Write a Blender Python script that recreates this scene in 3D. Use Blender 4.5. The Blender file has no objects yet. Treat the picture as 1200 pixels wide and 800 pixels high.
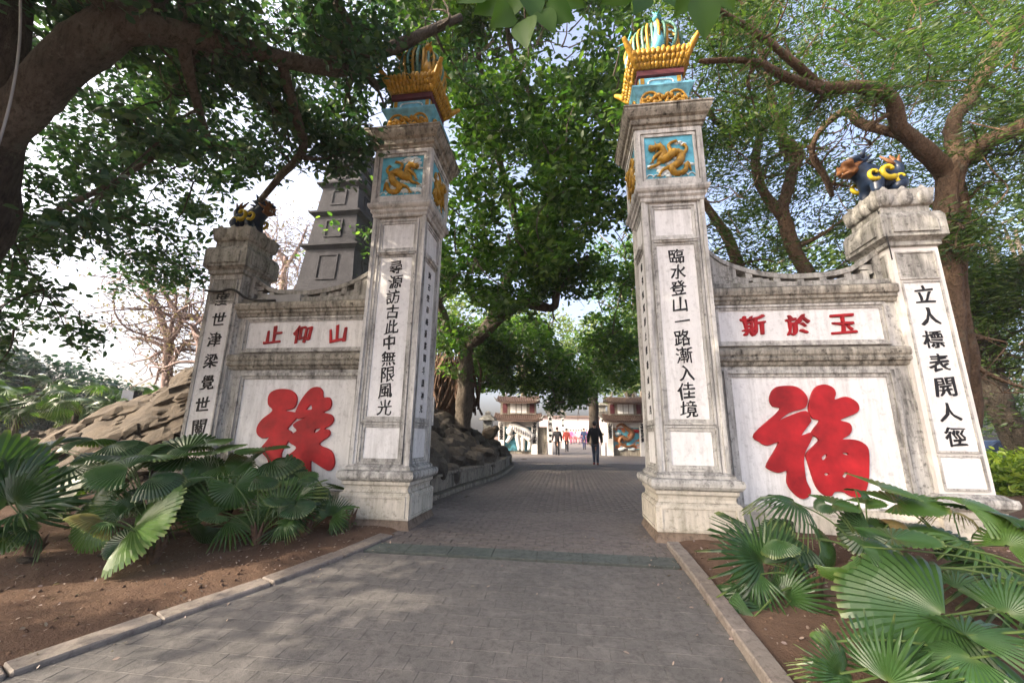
import bpy, bmesh, math, random
import numpy as np
from mathutils import Vector, Matrix, Euler, Quaternion
from mathutils import noise as mn

S = bpy.context.scene
COL = S.collection
rad = math.radians
# ------------------------------------------------------------------ camera
FPX = 481.6
CAM = np.array([.529, -6.215, 1.6])
_y, _p, _r = rad(-7.698), rad(13.022), rad(.859)
CF = np.array([math.sin(_y)*math.cos(_p), math.cos(_y)*math.cos(_p), math.sin(_p)])
_ri = np.array([math.cos(_y), -math.sin(_y), 0.]); _up = np.cross(_ri, CF)
CR = _ri*math.cos(_r)+_up*math.sin(_r); CU = -_ri*math.sin(_r)+_up*math.cos(_r)
cd = bpy.data.cameras.new('camera'); cam = bpy.data.objects.new('camera', cd); COL.objects.link(cam)
cam.matrix_world = Matrix(((CR[0], CU[0], -CF[0], CAM[0]), (CR[1], CU[1], -CF[1], CAM[1]), (CR[2], CU[2], -CF[2], CAM[2]), (0, 0, 0, 1)))
cd.sensor_width = 36; cd.lens = FPX/1200*36; cd.clip_start = .05; cd.clip_end = 3000
S.camera = cam
# ------------------------------------------------------------------ sky and sun
SUN = Vector((-.78, -.40, .50)).normalized()          # towards the sun
EXPO = 1.02
w = bpy.data.worlds.new('World'); S.world = w; w.use_nodes = True
nt = w.node_tree; bg = nt.nodes['Background']
sk = nt.nodes.new('ShaderNodeTexSky'); sk.sky_type = 'NISHITA'; sk.sun_disc = False
sk.sun_elevation = math.asin(SUN.z); sk.sun_rotation = math.atan2(SUN.x, SUN.y)
sk.air_density = .6; sk.dust_density = 9.0; sk.ozone_density = .4
hs = nt.nodes.new('ShaderNodeHueSaturation'); hs.inputs['Saturation'].default_value = .95; hs.inputs['Value'].default_value = .40
nt.links.new(sk.outputs[0], hs.inputs['Color']); nt.links.new(hs.outputs[0], bg.inputs[0])   # hazy white air over the whole sky; bg.inputs[1].default_value = .15
sl = bpy.data.lights.new('sun', 'SUN'); so = bpy.data.objects.new('sun', sl); COL.objects.link(so)
so.rotation_euler = (-SUN).to_track_quat('-Z', 'Y').to_euler(); so.location = (0, 0, 30)
sl.energy = 5.0; sl.angle = rad(.6); sl.color = (1, .86, .68)
S.view_settings.view_transform = 'Standard'; S.view_settings.look = 'None'
S.view_settings.exposure = EXPO; S.view_settings.gamma = 1
S.cycles.max_bounces = 6; S.cycles.diffuse_bounces = 4; S.cycles.transparent_max_bounces = 8
S.render.engine = 'CYCLES'

# ------------------------------------------------------------------ helpers
def ray(x, y): return CF+CR*(x-600)/FPX-CU*(y-400)/FPX
def atD(x, y, D): return Vector(CAM+ray(x, y)*D)              # D metres in front of the camera
def atY(x, y, Y): d = ray(x, y); return Vector(CAM+d*(Y-CAM[1])/d[1])
def atZ(x, y, Z): d = ray(x, y); return Vector(CAM+d*(Z-CAM[2])/d[2])
RP = [(-60, 0), (-5, 0), (-3, .10), (-.5, .36), (2, .39), (7, .42), (12, .47), (20, .55), (45, .9), (3000, .9)]
def zr(y):
    for (a, za), (b, zb) in zip(RP, RP[1:]):
        if y <= b: return za+(zb-za)*max(0, (y-a))/(b-a)
    return .9
# left kerb line (x for y) and right kerb line
LK = [(-60, -4.5), (-6, -4.2), (-4.2, -3.35), (-3.66, -3.04), (-2.98, -2.77), (-2.1, -2.27), (-1.47, -2.01), (-.83, -1.75), (-.5, -1.57), (.5, -1.57), (2.0, -2.07), (3.7, -1.97), (6.2, -1.6), (11, -1.73), (14, -2.2), (18, -4), (60, -9)]
def lin(T, v):
    for (a, za), (b, zb) in zip(T, T[1:]):
        if v <= b: return za+(zb-za)*max(0, (v-a))/(b-a)
    return T[-1][1]
def xl(y): return lin(LK, y)
def xrr(y): return lin([(-60, 1.73), (-2.8, 1.73), (-.66, 1.68), (.5, 1.6), (3, 3.0), (8, 4.5), (16, 6.5), (60, 16)], y)
def gz(x, y):                                                # ground height anywhere
    z = zr(y)
    dl = xl(y)-x; dr = x-xrr(y)
    if dl > 0: z += min(.075, dl*.25)+.03*mn.noise((x*1.3, y*1.3, 0))*min(1, dl)
    if dr > 0: z += min(.075, dr*.25)+.03*mn.noise((x*1.3, y*1.3, 5))*min(1, dr)
    return z

def link(o, parent=None):
    COL.objects.link(o)
    if parent is not None: o.parent = parent
    return o
def tag(o, label=None, cat=None, group=None, kind=None):
    if label: o['label'] = label
    if cat: o['category'] = cat
    if group: o['group'] = group
    if kind: o['kind'] = kind
    return o
def empty(name, loc=(0, 0, 0), label=None, cat=None, group=None, kind=None, parent=None):
    o = bpy.data.objects.new(name, None); o.location = loc; o.empty_display_size = .2
    link(o, parent); return tag(o, label, cat, group, kind)
def build(name, bm, mat, parent=None, smooth=False, bevel=0, loc=None, keep=False):
    """bm -> one mesh object; coordinates are world; with a parent they are moved to its space"""
    if bevel: bmesh.ops.bevel(bm, geom=[e for e in bm.edges if len(e.link_faces) == 2 and e.calc_face_angle(0) > .6], offset=bevel, segments=1, affect='EDGES', clamp_overlap=True)
    me = bpy.data.meshes.new(name); bm.to_mesh(me); bm.free()
    for m in (mat if isinstance(mat, (list, tuple)) else [mat]): me.materials.append(m)
    if smooth: me.shade_smooth()
    o = bpy.data.objects.new(name, me)
    link(o, parent)
    if parent is not None and not keep: me.transform(Matrix.Translation(-root_loc(parent)))
    return o
def root_loc(o):
    v = Vector((0, 0, 0))
    while o is not None: v += o.location; o = o.parent
    return v
def npmesh(name, V, Fc, mat, parent=None, n=4, smooth=False):
    """V (k,3), Fc (m,n) numpy"""
    me = bpy.data.meshes.new(name)
    off = np.array(root_loc(parent)) if parent is not None else 0
    V = np.asarray(V, dtype=np.float32)-np.asarray(off, dtype=np.float32); Fc = np.asarray(Fc, dtype=np.int32)
    me.vertices.add(len(V)); me.vertices.foreach_set('co', V.ravel())
    me.loops.add(Fc.size); me.loops.foreach_set('vertex_index', Fc.ravel())
    me.polygons.add(len(Fc)); me.polygons.foreach_set('loop_start', np.arange(0, Fc.size, n, dtype=np.int32))
    me.update(calc_edges=True)
    if smooth: me.shade_smooth()
    me.materials.append(mat)
    o = bpy.data.objects.new(name, me); link(o, parent); return o
def copy_tree(o, parent=None):
    c = o.copy(); COL.objects.link(c); c.parent = parent
    for ch in list(o.children): copy_tree(ch, c)
    return c
def box(bm, x0, x1, y0, y1, z0, z1, M=None):
    vs = [bm.verts.new(Vector(p) if M is None else M @ Vector(p)) for p in
          ((x0, y0, z0), (x1, y0, z0), (x1, y1, z0), (x0, y1, z0), (x0, y0, z1), (x1, y0, z1), (x1, y1, z1), (x0, y1, z1))]
    fs = [(0, 3, 2, 1), (4, 5, 6, 7), (0, 1, 5, 4), (1, 2, 6, 5), (2, 3, 7, 6), (3, 0, 4, 7)]
    if M is not None and M.determinant() < 0: fs = [f[::-1] for f in fs]
    for f in fs: bm.faces.new([vs[i] for i in f])
def lb(bm, M, u0, u1, v0, v1, d0, d1):
    """box in a face's own frame: u along the face, v up, d outwards"""
    box(bm, u0, u1, v0, v1, d0, d1, M)
def faceM(ox, oy, side):
    """frame of a wall face: side F (-y), B (+y), R (+x), L (-x)"""
    U, D = {'F': ((1, 0, 0), (0, -1, 0)), 'B': ((-1, 0, 0), (0, 1, 0)), 'R': ((0, 1, 0), (1, 0, 0)), 'L': ((0, -1, 0), (-1, 0, 0))}[side]
    return Matrix(((U[0], 0, D[0], ox), (U[1], 0, D[1], oy), (0, 1, 0, 0), (0, 0, 0, 1)))
def frame(bm, M, u0, u1, v0, v1, w, d0, d1):
    lb(bm, M, u0, u1, v0, v0+w, d0, d1); lb(bm, M, u0, u1, v1-w, v1, d0, d1)
    lb(bm, M, u0, u0+w, v0+w, v1-w, d0, d1); lb(bm, M, u1-w, u1, v0+w, v1-w, d0, d1)
def stack(bm, cx, cy, prof, caps=True):
    """square 'lathe': prof = [(hx, hy, z), ...]"""
    R = []
    for hx, hy, z in prof:
        R.append([bm.verts.new((cx+sx*hx, cy+sy*hy, z)) for sx, sy in ((-1, -1), (1, -1), (1, 1), (-1, 1))])
    for a, b in zip(R, R[1:]):
        for i in range(4): bm.faces.new((a[i], a[(i+1) % 4], b[(i+1) % 4], b[i]))
    if caps: bm.faces.new(R[0][::-1]); bm.faces.new(R[-1])
def sq(prof): return [(w, w, z) for w, z in prof]
def catmull(P, n=6, R=None):
    P = [Vector(p) for p in P]
    if R is None: R = [1]*len(P)
    out, ro = [], []
    for i in range(len(P)-1):
        p0 = P[max(i-1, 0)]; p1 = P[i]; p2 = P[i+1]; p3 = P[min(i+2, len(P)-1)]
        for k in range(n):
            t = k/n
            out.append(.5*((2*p1)+(p2-p0)*t+(2*p0-5*p1+4*p2-p3)*t*t+(3*p1-p0-3*p2+p3)*t**3)); ro.append(R[i]+(R[i+1]-R[i])*t)
    out.append(P[-1]); ro.append(R[-1]); return out, ro
def tube(bm, pts, radii, seg=8, bump=0, cap=True, seed=0, flat=1):
    rings = []; up = Vector((.13, .2, 1)).normalized(); pts = [Vector(p) for p in pts]
    if not hasattr(radii, '__len__'): radii = [radii]*len(pts)
    n = None
    for i, p in enumerate(pts):
        t = (pts[min(i+1, len(pts)-1)]-pts[max(i-1, 0)])
        t = t.normalized() if t.length > 1e-9 else Vector((0, 0, 1))
        if n is None: n = t.cross(up if abs(t.dot(up)) < .95 else Vector((1, 0, 0))).normalized()
        else: n = (n-t*n.dot(t)); n = n.normalized() if n.length > 1e-6 else t.orthogonal().normalized()
        b = t.cross(n); ring = []
        for k in range(seg):
            a = 2*math.pi*k/seg; r = radii[i]
            d = n*math.cos(a)+b*math.sin(a)*flat
            if bump: q_ = p+d*r; r *= 1+bump*mn.noise(q_*(.45/max(r, .02))+Vector((seed, 0, 0)))+bump*.4*mn.noise(q_*(1.7/max(r, .02)))
            ring.append(bm.verts.new(p+d*r))
        rings.append(ring)
    for a, c in zip(rings, rings[1:]):
        for k in range(seg): bm.faces.new((a[k], a[(k+1) % seg], c[(k+1) % seg], c[k]))
    if cap and seg > 2:
        bm.faces.new(rings[0][::-1]); bm.faces.new(rings[-1])
def blob(bm, c, r, M=None, sub=2, noise_=0, seed=0):
    g = bmesh.ops.create_icosphere(bm, subdivisions=sub, radius=1)
    r = (r, r, r) if not hasattr(r, '__len__') else r
    for v in g['verts']:
        d = v.co.copy(); k = 1+noise_*mn.noise(d*1.7+Vector((seed, seed*.7, 0)))
        q = Vector((d.x*r[0], d.y*r[1], d.z*r[2]))*k
        if M is not None: q = M @ q
        v.co = q+Vector(c)

# ------------------------------------------------------------------ materials
class N:
    def __init__(s, name):
        s.m = bpy.data.materials.new(name); s.m.use_nodes = True; s.t = s.m.node_tree
        s.b = s.t.nodes['Principled BSDF']; s.o = s.t.nodes['Material Output']
    def n(s, ty, ins=None, **kw):
        x = s.t.nodes.new(ty)
        for k, v in kw.items(): setattr(x, k, v)
        for k, v in (ins or {}).items():
            if isinstance(v, bpy.types.NodeSocket): s.t.links.new(v, x.inputs[k])
            else: x.inputs[k].default_value = v
        return x
    def tc(s, scale=(1, 1, 1), geo=True):
        c = s.n('ShaderNodeNewGeometry').outputs['Position'] if geo else s.n('ShaderNodeTexCoord').outputs['Object']
        return s.n('ShaderNodeMapping', {'Vector': c, 'Scale': scale}).outputs[0]
    def noise(s, v, sc, det=4, rough=.6, dist=0):
        return s.n('ShaderNodeTexNoise', {'Vector': v, 'Scale': sc, 'Detail': det, 'Roughness': rough, 'Distortion': dist}).outputs[0]
    def ramp(s, f, stops):
        r = s.n('ShaderNodeValToRGB', {'Fac': f}); e = r.color_ramp.elements
        while len(e) < len(stops): e.new(.5)
        for k, (p, c) in zip(e, stops):
            k.position = p; k.color = (*c, 1) if hasattr(c, '__len__') else (c, c, c, 1)
        return r.outputs[0]
    def mix(s, f, a, b, mode='MIX'):
        x = s.n('ShaderNodeMix', data_type='RGBA', blend_type=mode)
        for k, v in ((0, f), (6, a), (7, b)):
            if isinstance(v, bpy.types.NodeSocket): s.t.links.new(v, x.inputs[k])
            elif k == 0: x.inputs[0].default_value = v
            else: x.inputs[k].default_value = (*v, 1)
        return x.outputs[2]
    def math(s, op, a, b=0):
        x = s.n('ShaderNodeMath', operation=op)
        for k, v in ((0, a), (1, b)):
            if isinstance(v, bpy.types.NodeSocket): s.t.links.new(v, x.inputs[k])
            else: x.inputs[k].default_value = v
        return x.outputs[0]
    def set(s, col=None, rough=.8, bump=None, bs=.3, bd=.01, spec=.3, metal=0):
        if col is not None:
            if isinstance(col, bpy.types.NodeSocket): s.t.links.new(col, s.b.inputs['Base Color'])
            else: s.b.inputs['Base Color'].default_value = (*col, 1)
        if isinstance(rough, bpy.types.NodeSocket): s.t.links.new(rough, s.b.inputs['Roughness'])
        else: s.b.inputs['Roughness'].default_value = rough
        s.b.inputs['Specular IOR Level'].default_value = spec; s.b.inputs['Metallic'].default_value = metal
        if bump is not None:
            bp = s.n('ShaderNodeBump', {'Height': bump, 'Strength': bs, 'Distance': bd}); s.t.links.new(bp.outputs[0], s.b.inputs['Normal'])
        return s.m
def plaster(name, base, dirt, amount=.5, streak=.6, scale=1, moss=0, extra=None):
    """limewashed masonry: soft blotches, dark vertical streaks, mould in the pores"""
    k = N(name); v = k.tc((1, 1, 1)); vs = k.tc((1, 1, .12))
    n1 = k.noise(v, 1.4*scale, 6, .65); n2 = k.noise(vs, 9*scale, 5, .7); n3 = k.noise(v, 14*scale, 5, .75); n4 = k.noise(v, 60, 3, .6)
    c = k.mix(k.ramp(n1, [(.3, 0.), (.75, 1.)]), base, tuple(min(1, x*1.12) for x in base))
    f = k.math('MULTIPLY', k.ramp(n2, [(.5-.12*streak, 0.), (.72, 1.)]), k.ramp(n1, [(.28, 0.), (.52, 1.)]))
    f = k.math('MULTIPLY', f, min(1, streak))
    c = k.mix(f, c, dirt)
    g = k.math('MULTIPLY', k.ramp(n3, [(.52, 0.), (.68, 1.)]), amount)
    c = k.mix(g, c, tuple(x*.75 for x in dirt))
    # dirt settles in corners and under ledges and on top faces
    geo = k.n('ShaderNodeNewGeometry')
    up = k.n('ShaderNodeSeparateXYZ', {0: geo.outputs['Normal']}).outputs[2]
    up = k.math('MULTIPLY', k.math('MAXIMUM', up, 0.), k.ramp(n3, [(.35, .3), (.6, 1.)]))
    c = k.mix(k.math('MULTIPLY', up, .7), c, tuple(x*.6 for x in dirt))
    if moss:
        c = k.mix(k.math('MULTIPLY', k.ramp(k.noise(v, 3.3, 5, .7), [(.5, 0.), (.7, 1.)]), moss), c, (.13, .14, .06))
    h = k.math('ADD', k.math('MULTIPLY', n3, .6), k.math('MULTIPLY', n4, .4))
    return k.set(c, .92, h, .5, .012, .2)
def plain(name, col, rough=.6, var=.15, sc=6, spec=.3, metal=0, bs=.15):
    k = N(name); n = k.noise(k.tc(geo=True), sc, 4, .6)
    c = k.mix(k.ramp(n, [(.3, 0.), (.7, 1.)]), tuple(x*(1-var) for x in col), tuple(min(1, x*(1+var)) for x in col))
    return k.set(c, rough, n, bs, .01, spec, metal)
M_ = {}
M_['white'] = plaster('white_limewash', (.62, .60, .57), (.30, .29, .28), .12, .25)
M_['panel'] = plaster('white_panel_paint', (.72, .71, .70), (.28, .27, .25), .3, .5)
M_['grey'] = plaster('weathered_moulding', (.54, .525, .49), (.06, .058, .054), .72, 1.15)
M_['shaft'] = plaster('streaked_shaft_plaster', (.60, .585, .555), (.11, .108, .10), .42, .95)
M_['cap'] = plaster('black_streaked_cornice', (.42, .39, .33), (.022, .02, .018), .9, 1.4)
M_['base'] = plaster('mossy_plinth_plaster', (.54, .50, .43), (.13, .12, .085), .5, .6, moss=.25)
M_['end'] = plaster('mouldy_end_plaster', (.40, .39, .36), (.055, .053, .048), .8, 1.1, moss=.2)
M_['foot'] = plaster('earth_stained_footing', (.22, .17, .13), (.09, .065, .05), .8, .9)
M_['red'] = plain('red_paint', (.34, .012, .016), .6, .42, 3)
M_['black'] = plain('black_paint', (.014, .014, .016), .6, .2)
M_['blue'] = plain('pale_blue_ceramic', (.16, .42, .55), .35, .35, 9)
M_['sky'] = plain('relief_blue', (.10, .36, .48), .5, .4, 5)
M_['yellow'] = plain('ochre_glaze', (.36, .20, .02), .4, .45, 14)
M_['gold'] = plain('golden_glaze', (.44, .24, .03), .4, .4, 20)
M_['cloud'] = plain('relief_white', (.62, .68, .68), .6, .25, 12)
M_['maroon'] = plain('maroon_paint', (.10, .025, .03), .6, .3)
M_['navy'] = plain('navy_glaze', (.012, .022, .045), .35, .5, 9)
M_['lime'] = plain('yellow_curl_paint', (.46, .35, .02), .4, .15)
M_['orange'] = plain('orange_face_paint', (.17, .075, .03), .5, .35, 20)
M_['teal'] = plain('teal_feather_glaze', (.09, .19, .15), .4, .5, 16)
M_['greymetal'] = plain('grey_metal', (.28, .28, .28), .5, .1)
M_['rubber'] = plain('black_cable', (.02, .02, .02), .6, .1)
def soil():
    k = N('bare_earth'); v = k.tc(); a = k.noise(v, 1.1, 6, .65); b = k.noise(v, 9, 6, .7); d = k.noise(v, 45, 4, .7)
    c = k.mix(k.ramp(a, [(.3, 0.), (.7, 1.)]), (.085, .052, .037), (.145, .095, .066))
    c = k.mix(k.ramp(b, [(.45, 0.), (.75, .8)]), c, (.075, .048, .033))
    c = k.mix(k.ramp(d, [(.62, 0.), (.75, .6)]), c, (.20, .145, .105))
    return k.set(c, .95, k.math('ADD', b, k.math('MULTIPLY', d, .5)), .9, .03, .1)
M_['soil'] = soil()
def paver(name, c1, c2, c3, isl=False, rough=.75):
    k = N(name); v = k.tc(); a = k.noise(v, .9, 6, .7); b = k.noise(v, 16, 6, .75, .4); d = k.noise(v, 70, 3, .7)
    rnd = k.n('ShaderNodeNewGeometry').outputs['Random Per Island'] if isl else k.n('ShaderNodeObjectInfo').outputs['Random']
    c = k.mix(k.ramp(rnd, [(0, 0.), (1, 1.)]), c1, c2)
    c = k.mix(k.ramp(a, [(.38, 0.), (.62, .85)]), c, c3)
    c = k.mix(k.ramp(b, [(.48, 0.), (.62, .6)]), c, tuple(x*.5 for x in c1)); e2 = k.noise(v, 4.5, 6, .75, 1.); c = k.mix(k.ramp(e2, [(.5, 0.), (.7, .5)]), c, tuple(min(1, x*1.5) for x in c2))
    c = k.mix(k.ramp(d, [(.6, 0.), (.7, .35)]), c, tuple(min(1, x*1.7) for x in c2))
    return k.set(c, k.ramp(b, [(.3, rough-.15), (.7, rough+.1)]), k.math('ADD', b, d), .5, .006, .35)
PV = ((.105, .099, .095), (.125, .116, .11), (.085, .081, .078))
BR = ((.082, .072, .068), (.115, .099, .093), (.128, .112, .103))
M_['paver'] = paver('worn_grey_paver', *PV); M_['paver_i'] = paver('worn_grey_paver_mass', *PV, True)
M_['brick'] = paver('rosy_paving_brick', *BR); M_['brick_i'] = paver('rosy_paving_brick_mass', *BR, True)
M_['band'] = paver('greenish_stone', (.052, .066, .062), (.066, .078, .073), (.075, .082, .078))
M_['bandr'] = paver('pale_stone_band', (.13, .125, .12), (.17, .16, .15), (.15, .14, .13))
M_['kerb'] = paver('kerb_stone', (.15, .125, .11), (.20, .17, .15), (.17, .15, .13))
M_['joint'] = plain('joint_mortar', (.07, .065, .061), .95, .3, 20)
def rockm(name, c1, c2, c3):
    k = N(name); v = k.tc(); a = k.noise(v, 2.2, 8, .7); b = k.noise(v, 14, 6, .8)
    c = k.mix(k.ramp(a, [(.35, 0.), (.65, 1.)]), c1, c2); c = k.mix(k.ramp(b, [(.5, 0.), (.7, .7)]), c, c3)
    rnd = k.n('ShaderNodeObjectInfo').outputs['Random']; c = k.mix(.35, c, k.ramp(rnd, [(0, .7), (1, 1.)]), 'MULTIPLY')
    return k.set(c, .9, k.math('ADD', b, a), .9, .05, .2)
M_['rock'] = rockm('grey_karst', (.055, .045, .034), (.095, .076, .056), (.018, .016, .013))
M_['rockd'] = rockm('dark_karst', (.07, .06, .05), (.13, .112, .09), (.028, .025, .02))
M_['tower'] = rockm('dark_shaded_tower_stone', (.016, .016, .019), (.036, .036, .041), (.006, .006, .008))  # dark stone, with the shade on the lower storeys put into its colour
M_['towerp'] = rockm('lit_tower_stone', (.05, .05, .056), (.085, .083, .088), (.028, .028, .032))  # sunlit tone of the top storeys put into the stone colour
M_['retain'] = plaster('stained_retaining_wall', (.27, .24, .20), (.05, .048, .04), .8, 1., moss=.2)
M_['tile'] = plain('old_roof_tile', (.10, .065, .05), .85, .4, 20)
def bark(name, c1, c2, c3, zs=.25):
    k = N(name); v = k.tc((1, 1, zs)); a = k.noise(k.tc(), 1.7, 5, .6); b = k.noise(v, 22, 6, .75); d = k.noise(k.tc(), 9, 5, .7)
    c = k.mix(k.ramp(a, [(.35, 0.), (.65, 1.)]), c1, c2); c = k.mix(k.ramp(b, [(.45, 0.), (.65, .8)]), c, c3)
    c = k.mix(k.ramp(d, [(.58, 0.), (.7, .5)]), c, tuple(min(1, x*1.5) for x in c2)); li = k.noise(k.tc(), 4, 6, .8); c = k.mix(k.ramp(li, [(.56, 0.), (.66, .55)]), c, (.15, .15, .11))
    return k.set(c, .9, k.math('ADD', b, d), 1., .07, .15)
M_['bark'] = bark('grey_brown_bark', (.10, .082, .064), (.165, .138, .11), (.042, .035, .028))
M_['barkd'] = bark('dark_bark', (.055, .045, .036), (.095, .078, .062), (.022, .019, .016))
M_['barko'] = bark('warm_brown_bark', (.125, .084, .056), (.20, .135, .09), (.05, .034, .024), .5)
M_['barkp'] = bark('pinkish_bark', (.27, .20, .19), (.33, .25, .23), (.16, .12, .12))
def leafm(name, stops, trans=.35, rough=.45, isl=True, spec=.35):
    k = N(name)
    rnd = k.n('ShaderNodeNewGeometry').outputs['Random Per Island'] if isl else k.n('ShaderNodeObjectInfo').outputs['Random']
    c = k.ramp(rnd, stops); k.set(c, rough, spec=spec)
    tr = k.n('ShaderNodeBsdfTranslucent', {'Color': k.mix(1., c, (1.5, 1.9, .7), 'MULTIPLY')})
    mx = k.n('ShaderNodeMixShader', {0: trans, 1: k.b.outputs[0], 2: tr.outputs[0]}); k.t.links.new(mx.outputs[0], k.o.inputs[0])
    return k.m
M_['leafL'] = leafm('broad_dark_leaves', [(0, (.022, .052, .032)), (.6, (.04, .086, .046)), (1, (.08, .12, .05))])
M_['leafC'] = leafm('mid_green_leaves', [(0, (.025, .058, .016)), (.6, (.055, .108, .026)), (1, (.115, .165, .042))], .45)
M_['leafR'] = leafm('feathery_olive_leaves', [(0, (.02, .046, .016)), (.5, (.046, .084, .024)), (1, (.105, .14, .04))], .42)
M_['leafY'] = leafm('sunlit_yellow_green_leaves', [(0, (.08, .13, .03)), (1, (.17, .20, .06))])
M_['leafB'] = leafm('haze_blue_far_leaves', [(0, (.012, .036, .032)), (1, (.03, .065, .052))], .2)  # blue of the distant haze put into the leaf colour
M_['leafD'] = leafm('dry_pale_leaves', [(0, (.20, .15, .14)), (1, (.27, .21, .18))], .15)
M_['leafH'] = leafm('hedge_leaves', [(0, (.08, .15, .02)), (1, (.22, .28, .03))])
def palmm(nm='fan_leaf', dry=False):
    k = N(nm); v = k.n('ShaderNodeTexCoord').outputs['Object']
    r = k.n('ShaderNodeVectorMath', {0: v}, operation='LENGTH').outputs['Value']
    rnd = k.n('ShaderNodeObjectInfo').outputs['Random']
    c = k.ramp(rnd, [(0, (.14, .12, .035)), (1, (.20, .14, .06))] if dry else [(0, (.016, .044, .012)), (.6, (.034, .082, .016)), (1, (.066, .13, .022))])
    n = k.noise(v, 5, 4, .6); c = k.mix(k.ramp(n, [(.4, 0.), (.7, .4)]), c, (.04, .10, .035))
    c = k.mix(k.ramp(r, [(.0, .35), (.15, 0.), (.92, 0.), (1, .6)]), c, (.16, .20, .06))
    k.set(c, .38, n, .1, .01, .5)
    tr = k.n('ShaderNodeBsdfTranslucent', {'Color': k.mix(1., c, (1.6, 1.8, .6), 'MULTIPLY')})
    mx = k.n('ShaderNodeMixShader', {0: .25, 1: k.b.outputs[0], 2: tr.outputs[0]}); k.t.links.new(mx.outputs[0], k.o.inputs[0]); return k.m
M_['palm'] = palmm(); M_['palmdry'] = palmm('yellowed_fan_leaf', True)
M_['stalk'] = plain('leaf_stalk', (.07, .11, .03), .5, .3)
M_['root'] = plain('fibrous_root', (.10, .06, .04), .95, .4, 30)
M_['hang'] = leafm('backlit_hanging_leaf', [(0, (.03, .08, .015)), (1, (.06, .12, .02))], .5, .4, False)
# ------------------------------------------------------------------ ground, road, kerbs
def grid_sheet(name, xs, ys, zf, mat, kind='structure', parent=None):
    V = [(x, y, zf(x, y)) for y in ys for x in xs]; nx = len(xs)
    Fc = [(j*nx+i, j*nx+i+1, (j+1)*nx+i+1, (j+1)*nx+i) for j in range(len(ys)-1) for i in range(nx-1)]
    return tag(npmesh(name, V, Fc, mat, parent, smooth=True), kind=kind)
def spaced(a, b, far_a, far_b, st):
    m = list(np.arange(a, b+1e-6, st)); l = []; x = a; d = st
    while x > far_a: d *= 1.45; x -= d; l.append(x)
    r = []; x = m[-1]; d = st
    while x < far_b: d *= 1.45; x += d; r.append(x)
    return l[::-1]+m+r
XS = spaced(-9, 9, -900, 900, .12); YS = spaced(-6.5, 3, -60, 1500, .12)
def zground(x, y):
    inside = xl(y)+.02 < x < xrr(y)-.02
    if inside: return zr(y)-.05
    z = gz(x, y)
    dd = min(abs(x-xl(y)), abs(x-xrr(y)))
    return z-.03+.018*mn.noise((x*6, y*6, 2))+.012*mn.noise((x*15, y*15, 7))
ground = grid_sheet('ground', XS, YS, zground, M_['soil'])

YB = -1.25                                    # where the grey pavers stop and the brick begins
rng = random.Random(4)
def strip_under(name, y0, y1, mat, dz, st=.3):
    ys = list(np.arange(y0, y1+1e-6, st)); V = []; Fc = []
    for y in ys:
        a, b = xl(y)-.02, xrr(y)+.02
        for i in range(9): V.append((a+(b-a)*i/8, y, zr(y)+dz))
    for j in range(len(ys)-1):
        for i in range(8): Fc.append((j*9+i, j*9+i+1, (j+1)*9+i+1, (j+1)*9+i))
    return tag(npmesh(name, V, Fc, mat), kind='structure')
road = strip_under('road', -14.05, YB, M_['joint'], -.0045)
path = strip_under('path', YB, 30.1, M_['joint'], -.008)
def slab_mesh(name, lx, ly, mat, h=.03, b=.0011):
    bm = bmesh.new(); R = [[(-lx/2, -ly/2), (lx/2, -ly/2), (lx/2, ly/2), (-lx/2, ly/2)], [(-lx/2+b, -ly/2+b), (lx/2-b, -ly/2+b), (lx/2-b, ly/2-b), (-lx/2+b, ly/2-b)]]
    a = [bm.verts.new((x, y, -h)) for x, y in R[0]]; c = [bm.verts.new((x, y, -b)) for x, y in R[0]]; d = [bm.verts.new((x, y, 0)) for x, y in R[1]]
    for p, q in ((a, c), (c, d)):
        for i in range(4): bm.faces.new((p[i], p[(i+1) % 4], q[(i+1) % 4], q[i]))
    bm.faces.new(d); me = bpy.data.meshes.new(name); bm.to_mesh(me); bm.free(); me.materials.append(mat); return me
def slope(y): return math.atan((zr(y+.1)-zr(y-.1))/.2)
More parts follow.
